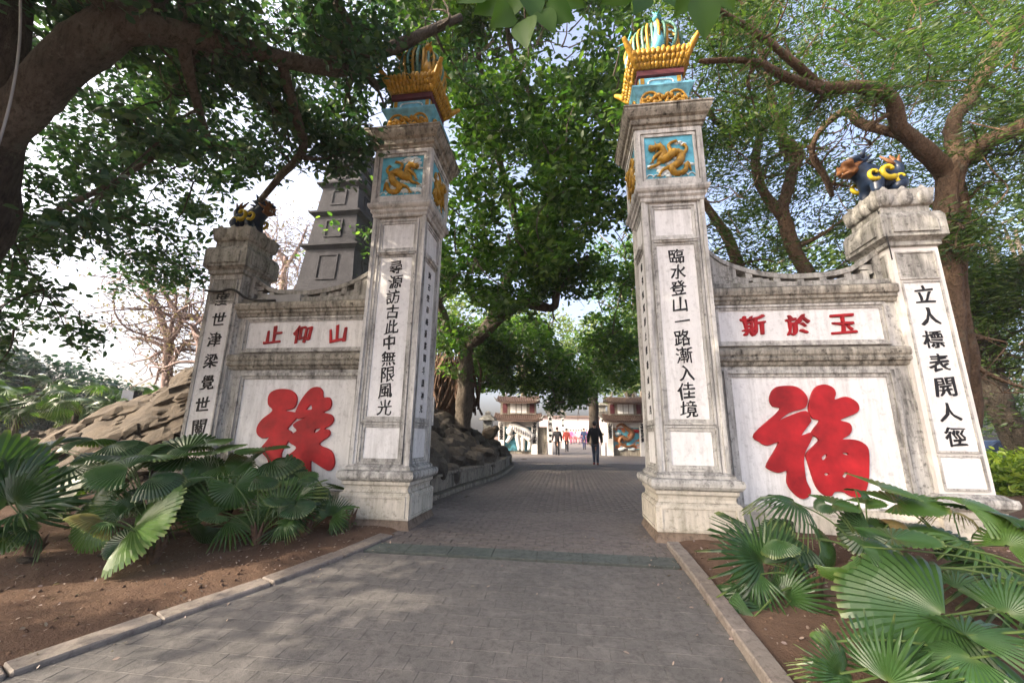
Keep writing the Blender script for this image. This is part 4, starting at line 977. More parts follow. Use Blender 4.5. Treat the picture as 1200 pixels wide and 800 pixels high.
# feathery trees on the right
simple_tree('feathery_tree', 'brown forked tree behind the right end pillar with an arching limb', [
    [(1125, 520, 8.6, 14), (1120, 400, 8.6, 12), (1112, 300, 8.6, 11), (1108, 240, 8.6, 12), (1112, 195, 8.6, 13)],
    [(1122, 250, 8.7, 10), (1108, 205, 8.6, 12), (1086, 180, 8.4, 11), (1055, 150, 8.2, 10), (1045, 118, 8.0, 9.5), (1015, 103, 7.8, 9), (960, 103, 7.6, 7.5), (925, 92, 7.4, 6), (880, 72, 7.2, 4.5), (820, 72, 7.0, 3)],
    [(965, 104, 7.6, 6), (920, 65, 7.3, 5), (880, 35, 7.1, 4), (840, 10, 6.9, 3), (800, -20, 6.7, 2.5)],
    [(1108, 245, 8.7, 10), (1118, 200, 8.6, 13), (1150, 170, 8.3, 12), (1200, 148, 7.8, 12), (1270, 120, 7.2, 11), (1350, 60, 6.8, 8)],
    [(1116, 235, 8.6, 8), (1122, 190, 8.6, 10), (1116, 145, 8.8, 9), (1135, 118, 8.9, 9), (1155, 80, 9, 9), (1175, 45, 9, 8), (1215, 10, 9, 7), (1260, -60, 9, 6)],
    [(1062, 160, 8.2, 6), (1010, 145, 8.6, 6), (990, 130, 8.8, 5), (960, 155, 9, 4), (952, 180, 9.2, 4), (968, 210, 9.4, 4), (975, 230, 9.6, 3)],
    [(1140, 500, 8.9, 10), (1136, 420, 8.9, 9), (1124, 330, 8.9, 8), (1130, 260, 8.9, 7), (1120, 210, 8.8, 8)]],
    M_['barko'], M_['leafR'], [([(770, -120), (1400, -120), (1400, 200), (1200, 150), (1120, 165), (1050, 60), (960, 80), (900, 40), (850, 90), (790, 50)], 7, 12, 1150)], 80, .42, .12, 'sliver', (.5, -.01), seed=21, tw=(7, 1.3), droop=.15)
simple_tree('feathery_tree', 'slender forked brown tree behind the pierced coping of the 福 wall', [
    [(975, 420, 11.5, 10), (955, 340, 11.5, 9), (930, 290, 11.4, 9), (915, 245, 11.3, 9)],
    [(915, 250, 11.3, 8), (895, 225, 11.2, 6), (885, 190, 11.1, 6), (888, 155, 11, 5), (850, 150, 10.8, 4), (825, 125, 10.6, 3)],
    [(915, 248, 11.3, 8), (928, 205, 11.2, 7), (935, 180, 11.1, 7), (918, 160, 11, 6), (908, 135, 10.9, 6), (900, 90, 10.6, 4), (880, 20, 10, 3)],
    [(932, 190, 11.1, 5), (915, 165, 11.3, 4), (930, 100, 11.3, 3)],
    [(880, 400, 11.8, 9), (868, 330, 11.8, 8), (856, 285, 11.8, 7), (830, 245, 11.6, 5), (815, 220, 11.5, 3)]],
    M_['barko'], M_['leafR'], [([(760, -50), (1200, -50), (1200, 140), (1090, 200), (1010, 270), (960, 300), (850, 260), (770, 130)], 11, 16, 1200)], 80, .55, .16, 'sliver', (.4, -.02), seed=31, tw=(7, 1.8), droop=.15)
simple_tree('gnarled_tree', 'gnarled dark twisting tree right of the end pillar', [
    [(1215, 560, 10.5, 18), (1195, 515, 10.5, 17), (1170, 475, 10.5, 15), (1162, 435, 10.5, 12), (1150, 405, 10.5, 11)],
    [(1150, 410, 10.5, 10), (1140, 380, 10.4, 8), (1145, 355, 10.4, 6), (1125, 330, 10.3, 5), (1120, 290, 10.2, 4)],
    [(1158, 420, 10.5, 8), (1170, 405, 10.4, 7), (1160, 385, 10.3, 6), (1180, 365, 10.2, 5), (1215, 340, 10.1, 5)],
    [(1150, 400, 10.5, 6), (1165, 380, 10.5, 4), (1175, 350, 10.6, 4), (1195, 360, 10.7, 3)],
    [(1148, 360, 10.4, 5), (1170, 335, 10.2, 4), (1190, 330, 10, 3), (1200, 300, 9.8, 3)]],
    M_['barkd'], M_['leafR'], [([(1090, 160), (1320, 120), (1320, 420), (1210, 380), (1150, 330), (1110, 280)], 9.5, 14, 460)], 75, .45, .13, 'sliver', (.5, -.03), seed=41, tw=(7, 1.1), droop=.15)
simple_tree('dark_tree', 'dark trunk beyond the gate between the two small painted gates', [
    [(696, 520, 24, 7), (696, 480, 24, 6.5), (695, 460, 24, 6)], [(695, 462, 24, 5), (688, 450, 24, 4), (680, 430, 24, 3)], [(695, 462, 24, 5), (703, 448, 24, 4), (715, 425, 24, 3)]],
    M_['barkd'], M_['leafC'], [([(655, 400), (740, 380), (752, 430), (738, 452), (690, 462), (660, 450)], 22, 27, 130)], 36, .7, .26, gap=(.3, -.05), seed=51, tw=(5, 2))
# bare-looking pink tree beyond the left mound
simple_tree('bare_tree', 'pale thin-leaved tree standing on the ridge of the left mound', [
    [(195, 470, 16, 7), (196, 435, 16, 6), (198, 400, 16, 5.5)], [(198, 402, 16, 5), (188, 370, 16, 4), (175, 345, 16, 4), (165, 330, 16, 2.5)], [(198, 402, 16, 4.5), (212, 375, 16, 4), (200, 355, 16, 3), (182, 325, 16, 2)], [(212, 378, 16, 3), (225, 370, 16, 2.5), (245, 378, 16, 2)],
    [(197, 410, 16, 2), (172, 398, 16, 2), (150, 395, 16, 1)], [(228, 450, 15, 6), (236, 410, 15, 6), (225, 380, 15, 3)]],
    M_['barkp'], M_['leafD'], [([(100, 290), (250, 270), (262, 330), (235, 425), (190, 395), (135, 415), (125, 340)], 15, 18, 40)], 5, .6, .11, seed=61, tw=(14, 2.6))
simple_tree('bare_tree', 'pale fine-twigged tree in the gap between the left lion and the tower', [
    [(325, 420, 24, 5), (330, 345, 24, 4), (335, 300, 24, 3)], [(335, 310, 24, 3), (320, 285, 24, 2), (310, 270, 24, 1)], [(333, 315, 24, 3), (350, 290, 24, 2), (360, 265, 24, 1)]],
    M_['barkp'], M_['leafD'], [([(305, 270), (370, 265), (350, 340), (310, 335)], 22, 27, 30)], 7, .9, .14, seed=63, tw=(14, 3.2))

# far foliage: individual trees standing beyond
def far_tree(label, px, py, D, rx, rz, leaf, n, size, seed, name='leafy_tree', group='trees beyond the gate'):
    c = atD(px, py, D); g = gz(c.x, c.y) if abs(c.x) < 60 else .5; e = tree(name, label, (c.x, c.y, g), group); bm = bmesh.new()
    r = random.Random(seed); f = Vector((c.x, c.y, g-.2)); p, q = catmull([f, (f+c)/2+Vector((r.uniform(-.4, .4), 0, 0)), c], 4, [.24, .18, .08]); tube(bm, p, q, 7, .2)
    for k in range(6): p, q = catmull([(f+c)/2, c+Vector((r.uniform(-1, 1)*rx*.3, r.uniform(-1, 1)*rx*.3, 0)), c+Vector((r.uniform(-1, 1)*rx*.8, r.uniform(-1, 1)*rx*.6, r.uniform(-.5, .8)*rz))], 3, [.16, .1, .04]); tube(bm, p, q, 5)
    build('trunk', bm, M_['bark'], e, smooth=True)
    P = clumps(ell_points(c, (rx, rx*.8, rz), n, seed), 26, rx*.13+.15, seed, gap=(.35, -.12)); leafcloud('crown', P, size, leaf, e)
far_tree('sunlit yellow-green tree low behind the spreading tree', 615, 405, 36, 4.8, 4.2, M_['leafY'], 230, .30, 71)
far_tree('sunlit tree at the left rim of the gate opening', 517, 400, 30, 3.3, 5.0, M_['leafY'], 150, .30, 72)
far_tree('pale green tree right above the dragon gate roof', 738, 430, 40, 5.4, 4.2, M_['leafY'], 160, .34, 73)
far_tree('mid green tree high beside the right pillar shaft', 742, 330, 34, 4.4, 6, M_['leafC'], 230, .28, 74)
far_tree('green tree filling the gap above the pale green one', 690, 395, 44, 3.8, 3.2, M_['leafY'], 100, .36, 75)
far_tree('broad green tree behind the left gate pillar and tower', 455, 330, 20, 3.6, 5.6, M_['leafC'], 220, .26, 76)
for i, (px, py, D, rx, rz, lb_) in enumerate([(1010, 330, 24, 5, 4, 'olive tree above the low point of the right coping'), (900, 330, 30, 5, 4, 'olive tree behind the slender forked tree'), (1170, 440, 30, 6, 4, 'pale olive tree low beside the gnarled trunk'), (1260, 380, 26, 7, 6, 'olive tree at the right picture edge'), (1130, 470, 40, 6, 3.5, 'far olive tree half hidden by the right end pillar'), (1190, 270, 26, 6, 4, 'olive tree high at the right edge')]):
    far_tree(lb_, px, py, D, rx, rz, M_['leafR'], 150, .34, 80+i, group='trees behind the right wall')
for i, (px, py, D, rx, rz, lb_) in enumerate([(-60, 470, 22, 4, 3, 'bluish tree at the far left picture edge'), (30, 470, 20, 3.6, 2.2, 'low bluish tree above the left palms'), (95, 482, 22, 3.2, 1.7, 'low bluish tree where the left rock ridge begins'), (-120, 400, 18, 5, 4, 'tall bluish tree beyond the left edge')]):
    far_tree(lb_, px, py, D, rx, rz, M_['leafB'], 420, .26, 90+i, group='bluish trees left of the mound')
# ------------------------------------------------------------------ fan palms
def fan_mesh(seed, nseg=26, spread=5.2, split=0., cup=.18, droop=.25, wav=.0):
    """pleated fan leaf of unit radius, hub at the origin, centre line along +x; split>0 parts the tips"""
    r = random.Random(seed); V = []; F = []; rows = [.04, .35, .68, .88, 1.0] if not split else [.04, .3, split, (split+1)/2, 1.]
    da = spread/nseg
    for i in range(nseg):
        a0 = -spread/2+i*da; L = 1-.10*abs((a0+da/2)/(spread/2))**2+r.uniform(-.03, .03)
        if split: L *= r.uniform(.88, 1.05)
        n0 = len(V)
        for j, rr in enumerate(rows):
            q = rr*L; w = 1.
            if split and rr > split: w = 1-.88*(rr-split)/(1-split)
            elif rr == 1.: w = .62
            for k in (-1, 0, 1):
                a = a0+da/2+k*da/2*w
                z = cup*q*q*0.6+(.55*q*math.sin(da/2) if k == 0 else 0)*(1 if rr < .95 or split else .6)-droop*q**3*(1+.5*abs(a)/(spread/2))+wav*q*math.sin(a*3)
                V.append((q*math.cos(a), q*math.sin(a), z+(r.uniform(-.05, .05)*rr if split and rr > split else 0)))
        for j in range(len(rows)-1):
            for k in (0, 1):
                a = n0+j*3+k; F.append((a, a+3, a+4, a+1))
    me = bpy.data.meshes.new('leaf'); me.from_pydata(V, [], F); me.materials.append(M_['palm']); return me
ROUND = [fan_mesh(1, 30, 4.0, 0, .2, .22, .04), fan_mesh(2, 28, 3.5, 0, .1, .35, .05), fan_mesh(3, 28, 4.5, 0, .3, .12, .03)]
DRY = None
SPLIT = [fan_mesh(4, 24, 3.6, .5, .15, .55), fan_mesh(5, 28, 4.2, .42, .25, .8), fan_mesh(6, 20, 3.0, .45, .1, .35)]
DRY = [m.copy() for m in (SPLIT[1], ROUND[1])]
for m in DRY: m.materials.clear(); m.materials.append(M_['palmdry'])
def add_leaf(plant, root, hub, tip, r, mesh, roll=0, facecam=.5):
    """petiole from the root to the hub, blade pointing to tip; the blade's face leans to the open side"""
    X = (tip-hub).normalized(); n0 = (Vector(CAM)-hub).normalized()*facecam+Vector((0, 0, 1))*(1-facecam)
    Z = (n0-X*n0.dot(X)).normalized(); Y = Z.cross(X); Z = Quaternion(X, roll) @ Z; Y = Z.cross(X)
    o = bpy.data.objects.new('leaf', mesh); o.rotation_euler = Matrix((X, Y, Z)).transposed().to_euler(); o.scale = (r, r, r); link(o, plant)
    o.location = hub-root_loc(plant)
    bm = bmesh.new(); m = (root+hub)/2+Vector((0, 0, .12*(hub-root).length)); p, q = catmull([root, m, hub+X*r*.03], 5, [.011, .008, .006]); tube(bm, p, q, 5)
    me = bpy.data.meshes.new('stalk'); bm.to_mesh(me); bm.free(); me.materials.append(M_['stalk'])
    me.transform(Matrix.Translation(-root_loc(plant))); s = bpy.data.objects.new('stalk', me); link(s, plant)
def palm(label, bx, by, leaves, extra=0, er=.22, seed=0, group='fan palms in the flower beds', hgt=.5):
    """leaves: (hub px, hub py, hub height, tip dpx, tip dpy, radius px, R/S, tilt towards camera)"""
    g = gz(bx, by)-.03; root = Vector((bx, by, g)); e = empty('fan_palm', root, label, 'fan palm', group); r = random.Random(seed)
    bm = bmesh.new(); 
    for k in range(9):
        a = k*2.4; p, q = catmull([root+Vector((0, 0, -.05)), root+Vector((.045*math.cos(a), .045*math.sin(a), .10)), root+Vector((.10*math.cos(a), .10*math.sin(a), .16+.05*(k % 3)))], 3, [.04, .03, .006]); tube(bm, p, q, 5, .2)
    build('stem', bm, M_['root'], e, smooth=True); root = root+Vector((0, 0, .08))
    for (hx, hy, hz, dx, dy, rp, ty, fc) in leaves:
        hub = atY(hx, hy, by+hz)
        D = (np.array(hub)-CAM)@CF; R = rp*D/FPX
        tip = hub+Vector(CR*dx-CU*dy).normalized()*R; tip.z -= .0
        if ty in 'rs': tip = hub+Vector((CR[0]*dx+CF[0]*-dy, CR[1]*dx+CF[1]*-dy, 0)).normalized()*R    # lies flat
        add_leaf(e, root, hub, tip, R, (ROUND if ty in 'Rr' else SPLIT)[r.randrange(3)], r.uniform(-.2, .2), fc)
    for k in range(extra):
        a = r.uniform(0, 6.28); h = r.uniform(.25, 1.)*hgt; d = r.uniform(.15, .5)*hgt/.5
        hub = root+Vector((math.cos(a)*d, math.sin(a)*d, h)); tip = hub+Vector((math.cos(a+r.uniform(-.5, .5)), math.sin(a+r.uniform(-.5, .5)), r.uniform(-.5, .35)))
        add_leaf(e, root, hub, tip, er*r.uniform(.8, 1.3), r.choice(DRY if r.random() < .12 else ROUND+SPLIT[:2]), r.uniform(-.3, .3), r.uniform(0, .5))
    return e
# hub: negative height = offset of the leaf's depth plane from the plant
palm('fan palm with one broad ribbed leaf facing the path, left bed front', -3.83, -2.0, [
    (157, 617, -.15, 8.5, -5, 60, 'R', .5), (122, 603, -.1, -8, 2, 42, 'R', .7), (150, 596, .2*0-.05, -3, -6, 30, 'S', .5), (176, 560, .35*0, 8, -3, 34, 'r', .3), (150, 548, 0, -8, 2, 40, 'r', .25), (130, 560, .05*0, -6, 6, 34, 'R', .5)], 5, .20, 1)
palm('fan palm with narrow split leaves before the 祿 wall, left bed', -3.15, -1.35, [
    (256, 600, -.1, -2, -9, 46, 'S', .5), (240, 616, -.2, -3, 6, 26, 'R', .7), (276, 568, -.05, 2, 7, 27, 'R', .8), (300, 560, 0, 8, -4, 26, 'r', .2), (250, 560, .0, -6, -4, 34, 'r', .2), (268, 610, -.1, 9, 3, 40, 'S', .3)], 5, .18, 2)
palm('light green split-leaf fan palm nearest the plinth-side of the left bed', -2.78, -1.0, [
    (326, 600, -.1, 1, -9, 42, 'S', .5), (318, 606, -.1, -4, -8, 36, 'S', .4), (338, 604, -.15, 8, -3, 38, 'S', .4), (330, 612, -.2, 3, 8, 30, 'S', .5), (322, 590, -.1, -9, 0, 30, 'S', .3), (345, 590, -.05, 4, -9, 34, 'S', .3)], 3, .18, 3, hgt=.4)
palm('small split-leaf fan palm beside the left pillar plinth', -2.36, -.72, [
    (390, 604, -.1, 8, -5, 26, 'S', .4), (386, 602, -.1, -7, -6, 24, 'S', .4), (388, 604, -.1, 1, -9, 24, 'S', .4), (394, 607, -.1, 9, 1, 22, 'S', .4)], 0, .15, 4)
palm('dark broad-leaved fan palm against the left end pillar', -4.3, -.55, [
    (242, 519, -.1, 8, -1, 26, 'r', .25), (232, 522, 0, -9, 0, 28, 'r', .2), (250, 528, -.1, 8, 3, 34, 'r', .2), (218, 530, 0, -9, 2, 40, 'r', .3), (200, 520, .0, -8, -2, 34, 'r', .3), (262, 545, -.1, 8, 3, 34, 'R', .4), (225, 560, -.1, -6, 6, 32, 'R', .5)], 6, .24, 5, hgt=.75)
palm('dark broad-leaved fan palm at the foot of the 祿 character', -3.45, -.45, [
    (310, 528, -.1, -8, -3, 30, 'r', .3), (318, 540, 0, 9, 2, 34, 'r', .25), (296, 540, -.1, -8, 3, 32, 'R', .3), (330, 556, -.1, 6, 6, 30, 'R', .5), (352, 560, -.1, 9, -3, 20, 'r', .3), (368, 575, -.1, 8, 2, 18, 'R', .4)], 5, .20, 6, hgt=.6)
palm('tall dark fan palm with shield leaves before the rock ridge', -5.2, -.9, [
    (132, 520, 0, 9, -1, 34, 'r', .2), (110, 515, -.05, -8, -2, 30, 'r', .25), (80, 545, -.1, 9, -1, 52, 'r', .3), (60, 522, 0, -8, 0, 42, 'r', .3), (40, 525, 0, -8, 2, 38, 'r', .3), (150, 535, -.1, 8, 3, 44, 'r', .2), (100, 565, -.1, -8, 4, 44, 'R', .4), (176, 533, 0, 9, 1, 36, 'r', .2)], 8, .26, 7, hgt=.8)
palm('large pale split-leaf fan palm cut by the left picture edge', -5.2, -2.1, [
    (18, 590, -.1, 5, -8, 70, 'S', .5), (10, 590, -.1, -3, -9, 66, 'S', .5), (25, 600, -.2, 9, -3, 60, 'S', .4), (4, 622, -.2, 6, 3, 30, 'R', .6), (-10, 560, -.1, -5, -8, 60, 'R', .4)], 4, .28, 8)
palm('dark fan palm in the middle of the left bed', -4.5, -1.3, [
    (196, 588, -.1, 8, -3, 44, 'S', .4), (190, 570, -.1, -8, -2, 40, 'r', .3), (210, 575, -.1, 4, 8, 34, 'R', .5), (60, 590, -.1, 8, -4, 46, 'R', .5)], 7, .22, 9, hgt=.6)
# right bed
palm('fan palm with the huge ribbed leaf in the right bed', 4.35, -2.75, [
    (1108, 722, -.35, -10, -3.5, 104, 'r', .5), (1041, 745, -.3, 4, -6, 44, 'R', .8), (1010, 640, .1, 7, 1, 40, 'r', .3), (985, 664, 0, 3, 7, 26, 'R', .6), (1045, 630, 0, 8, 2, 44, 'r', .2)], 2, .22, 21)
palm('fan palm with spiky leaves overhanging the right kerb', 2.65, -1.9, [
    (893, 655, .0, -6, -5, 66, 'S', .5), (893, 660, 0, -1, -9, 54, 'S', .4), (890, 672, -.1, -9, 5, 44, 'S', .4), (918, 718, -.2, -9, -2, 78, 'S', .4), (915, 722, -.2, -7, 6, 62, 'S', .4), (884, 722, -.35, -3, 6, 30, 'R', .7), (920, 700, -.1, 3, -8, 50, 'S', .4), (943, 672, 0, -5, -4, 17, 'R', .5)], 1, .2, 22)
palm('long-stalked fan palm under the 福 character', 3.55, -1.25, [
    (931, 588, .05, -9, -2.5, 44, 'S', .4), (933, 630, 0, -8, -1, 40, 'r', .3), (960, 632, 0, 6, 3, 30, 'R', .6), (975, 590, .1, 9, 1, 27, 'R', .3), (1014, 590, .1, 8, -1, 20, 'R', .3), (1002, 574, .1, 8, 1, 16, 'R', .4), (1000, 618, .0, 9, 4, 44, 's', .2), (968, 590, .1, -6, 4, 14, 'R', .3)], 2, .18, 23, hgt=.6)
palm('broad-leaved fan palm with a drooping leaf on the 福 panel', 4.35, -1.3, [
    (1030, 570, .1, 9, 2.5, 38, 'R', .3), (1050, 590, .1, 8, 3, 44, 'r', .3), (1060, 620, 0, 8, 3, 46, 'r', .25), (1090, 635, 0, 9, 0, 46, 'R', .25), (1020, 620, 0, -5, 6, 36, 'R', .5)], 2, .2, 24, hgt=.6)
palm('dense fan palm at the right picture edge before the end pillar', 5.3, -1.7, [
    (1130, 592, .1, 9, 1, 44, 'r', .3), (1160, 600, 0, 9, 2, 50, 'R', .3), (1180, 640, -.2, 6, -8, 54, 'S', .4), (1140, 640, -.1, -8, -4, 60, 'S', .35), (1210, 680, -.3, -9, -1, 90, 'S', .3)], 4, .22, 25, hgt=.6)
palm('long-bladed split fan palm at the bottom right corner', 4.75, -3.35, [
    (1150, 760, -.1, 8, 5, 90, 'S', .3), (1130, 745, 0, 9, -2, 80, 'S', .3), (1180, 720, 0, 6, -7, 64, 'S', .4), (1140, 770, -.1, -9, 3, 80, 'S', .3), ], 1, .2, 26)
palm('low fan palm with an upright split leaf at the bottom edge', 3.15, -3.25, [
    (1041, 800, -.15, 1, -9, 70, 'S', .6), (1045, 800, -.15, 7, -7, 70, 'S', .5), (985, 790, -.1, -4, -7, 46, 'S', .5), (960, 752, 0, 2, -5, 11, 'R', .8), (1000, 800, -.1, -8, -4, 50, 'S', .4)], 0, .2, 27)
palm('fan palm half hidden behind the huge ribbed leaf', 4.9, -2.3, [
    (1070, 670, -.1, -6, -6, 60, 'r', .2), (1120, 690, -.1, 9, -3, 56, 'S', .3)], 2, .22, 28, hgt=.5)
# palms by the water at the far left
for i, (px, py, D) in enumerate([(20, 455, 12.5), (85, 462, 13), (140, 470, 13.5)]):
    c = atD(px, py+40, D); g = .2; e = empty('fan_palm', (c.x, c.y, g), ['tall bluish fan palm at the left edge beyond the bed', 'bluish fan palm between the left edge and the rock ridge', 'bluish fan palm just above the start of the rock ridge'][i], 'fan palm', 'fan palms beyond the left bed'); r = random.Random(i)
    bm = bmesh.new(); h = atD(px, py, D).z; tube(bm, [(c.x, c.y, g-.2), (c.x, c.y, h-.3)], [.10, .08], 7); build('stem', bm, M_['barkd'], e)
    for k in range(24):
        a = r.uniform(0, 6.28); hub = Vector((c.x+math.cos(a)*r.uniform(.3, 1.1), c.y+math.sin(a)*r.uniform(.3, 1.), h+r.uniform(-.8, .5)))
        add_leaf(e, Vector((c.x, c.y, h-.5)), hub, hub+Vector((math.cos(a), math.sin(a), r.uniform(-1.1, .4))), r.uniform(.32, .52), r.choice(ROUND+SPLIT), r.uniform(-.5, .5), r.uniform(.2, .6))
# hanging leaves at the top, close to the camera
def hleaf_mesh(sd):
    V = []; F = []; n = 9
    for i in range(n):
        t = i/(n-1); w = .42*math.sin(math.pi*min(1, t**.62))*(1-.15*t)+.002
        for k in (-1, -.5, 0, .5, 1): V.append((t, w*k, .10*abs(k)*w*2-.12*t*t+.01*math.sin(i*2+k*3+sd)))
    for i in range(n-1):
        for k in range(4): a = i*5+k; F.append((a, a+5, a+6, a+1))
    me = bpy.data.meshes.new('leaf'); me.from_pydata(V, [], F); me.materials.append(M_['hang']); me.shade_smooth(); return me
HM = [hleaf_mesh(0), hleaf_mesh(2)]
def spray(label, D, leaves, stem):
    a = atD(*stem[0], D); e = empty('leafy_branch', a, label, 'branch', 'leafy twigs hanging at the top edge'); bm = bmesh.new(); p, q = catmull([atD(x, y, D) for x, y in stem], 4); tube(bm, p, [.006]*len(p), 5); build('twig', bm, M_['bark'], e)
    for (x, y, dx, dy, L) in leaves:
        h = atD(x, y, D); R = L*D/FPX; X = (Vector(CR*dx-CU*dy)+Vector(CF)*rng.uniform(-3, 3)).normalized(); n0 = Vector(-CF)+Vector((rng.uniform(-.5, .5), 0, rng.uniform(-.6, .2)))
        Z = (n0-X*n0.dot(X)).normalized(); Y = Z.cross(X); o = bpy.data.objects.new('leaf', rng.choice(HM)); o.rotation_euler = Matrix((X, Y, Z)).transposed().to_euler(); o.scale = (R, R, R); o.location = h-a; link(o, e)
spray('cluster of broad backlit leaves hanging at the top centre', 2.1, [(615, 22, 0, 9, 42), (600, 10, -6, 7, 38), (632, 12, 5, 8, 36), (640, 5, 8, 6, 40), (590, -5, -9, 4, 40), (620, -10, 2, 9, 40), (655, -10, 8, 3, 36), (570, -15, -8, 5, 40), (608, -20, -3, 8, 44)], [(620, -60), (615, -20), (615, 22)])
spray('pair of dark broad leaves hanging left of the top right pillar finial', 2.4, [(755, -12, -3, 8, 40), (780, -14, 4, 8, 34), (740, -20, -8, 5, 40)], [(760, -60), (758, -12)])
spray('dark oval leaf hanging right of the right pillar finial', 2.2, [(822, -4, 1, 9, 50), (812, -12, -5, 7, 34), (840, -14, 6, 7, 34)], [(826, -60), (822, -4)])

# ------------------------------------------------------------------ small painted gates beyond
SGY = 20.4
def small_gate(label, pxl, pxr, pyb, ptop, tiger):
    a = atY(pxl, pyb, SGY); b = atY(pxr, pyb, SGY); x0, x1 = a.x, b.x; cx = (x0+x1)/2; g = zr(SGY)-.05; W = x1-x0
    z = lambda py: atY((pxl+pxr)/2, py, SGY).z
    e = empty('small_gate', (cx, SGY, g), label, 'small gate', 'small painted side gates beyond')
    pw = W*.15
    for s in (0, 1):
        xa = x0 if s == 0 else x1-pw; bm = bmesh.new(); box(bm, xa, xa+pw, SGY-.2, SGY+.35, g, z(ptop+31)); p = build('post', bm, M_['white'], e, bevel=.02)
        zz0, zz1 = z(ptop+34), z(pyb-12)
        for k, ch in enumerate(('文光射斗牛氣' if s else '山水高長流')): char(ch, faceM(xa+pw/2, SGY-.2, 'F'), 0, zz0+(zz1-zz0)*(k/5.5), pw*.66, M_['black'], p, bold=.05)
    bm = bmesh.new(); box(bm, x0+pw, x1-pw, SGY, SGY+.25, g, z(ptop+31)); build('wall_body', bm, M_['retain'], e)
    zt_, zb_ = z(ptop+37), z(pyb-3); bm = bmesh.new(); box(bm, x0+pw+.03, x1-pw-.03, SGY-.03, SGY+.02, zb_, zt_); pn = build('mural', bm, M_['mural_t' if tiger else 'mural_d'], e)
    bm = bmesh.new(); box(bm, x0+pw, x1-pw, SGY-.12, SGY+.3, zt_, z(ptop+31)); build('lintel', bm, M_['white'], e, bevel=.01)
    for (p0, p1, ov, hh) in ((ptop+30, ptop+22, .28, 1), (ptop+9, ptop+2, .12, 1)):
        za, zb2 = z(p0), z(p1); bm = bmesh.new(); n = 14
        for yy, sgn in ((-1, 1), (1, -1)):
            R = []
            for i in range(n+1):
                t = i/n*2-1; lift = .14*abs(t)**4; X = cx+t*(W/2+ov); R.append((bm.verts.new((X, SGY+.08+yy*(.62+ov*.3), za+lift)), bm.verts.new((X*.98+cx*.02, SGY+.08+yy*.08, zb2+lift*.6)), bm.verts.new((X, SGY+.08+yy*(.62+ov*.3), za+lift-.07))))
            for p, q in zip(R, R[1:]): bm.faces.new((p[0], q[0], q[1], p[1])); bm.faces.new((p[2], q[2], q[0], p[0])); bm.faces.new((p[2], p[0] if False else p[1], q[1], q[2]))
        rf = build('roof', bm, M_['tile'], e); 
        for i in range(24):
            t = (i+.5)/24*2-1; X = cx+t*(W/2+ov); l = .14*abs(t)**4; bm = bmesh.new(); tube(bm, [(X, SGY-.56-ov*.3, za+l+.02), (X, SGY+.02, zb2+l*.6+.02)], .035, 5); build('tile', bm, M_['tile'], rf)
        for s in (-1, 1):
            bm = bmesh.new(); X = cx+s*(W/2+ov); p, q = catmull([(X-s*.2, SGY-.5, za+.1), (X, SGY-.6, za+.16), (X+s*.14, SGY-.66, za+.34)], 4, [.05, .05, .02]); tube(bm, p, q, 6); build('upturned_eave', bm, M_['end'], rf)
    za, zb2 = z(ptop+22), z(ptop+9); bm = bmesh.new(); box(bm, x0+.1, x1-.1, SGY-.15, SGY+.3, za-.02, zb2); build('upper_wall', bm, M_['retain'], e)
    for i, (u0, u1) in enumerate(((.1, .22), (.3, .44), (.46, .58), (.6, .72), (.8, .92))):
        bm = bmesh.new(); box(bm, x0+W*u0, x0+W*u1, SGY-.17, SGY-.1, za+.06, zb2-.04); build('upper_panel', bm, M_['panel'] if i % 4 else M_['maroon'], e)
    bm = bmesh.new(); tz_ = z(ptop+2)
    for s in (-1, 1): p, q = catmull([(cx+s*W*.42, SGY+.08, tz_), (cx+s*W*.34, SGY+.08, tz_+.1), (cx+s*W*.30, SGY+.08, tz_+.32), (cx+s*W*.2, SGY+.08, tz_+.26)], 4, [.07, .08, .06, .02]); tube(bm, p, q, 6)
    tube(bm, [(cx-W*.42, SGY+.08, tz_), (cx+W*.42, SGY+.08, tz_)], .06, 6); build('ridge', bm, M_['end'], e)
    return e, x0, x1, g, z
def mural(name, stops, sc):
    k = N(name); v = k.tc(); c = k.ramp(k.noise(v, sc, 3, .6, .8), stops); c2 = k.mix(k.ramp(k.noise(v, sc*2.3, 3, .6), [(.5, 0.), (.56, 1.)]), c, (.08, .28, .36)); return k.set(c2, .6)
M_['mural_d'] = mural('dragon_mural', [(.30, (.10, .42, .50)), (.42, (.08, .30, .42)), (.5, (.45, .10, .03)), (.56, (.50, .22, .05)), (.64, (.12, .40, .45)), (.75, (.40, .55, .55))], 1.5)
M_['mural_t'] = mural('tiger_mural_background', [(.35, (.02, .06, .05)), (.5, (.03, .12, .16)), (.62, (.02, .07, .05)), (.75, (.05, .25, .38))], 1.2)
TG, x0, x1, g, z = small_gate('small two-roofed gate with the white tiger relief, left of the path', 584, 630, 531, 463, True)
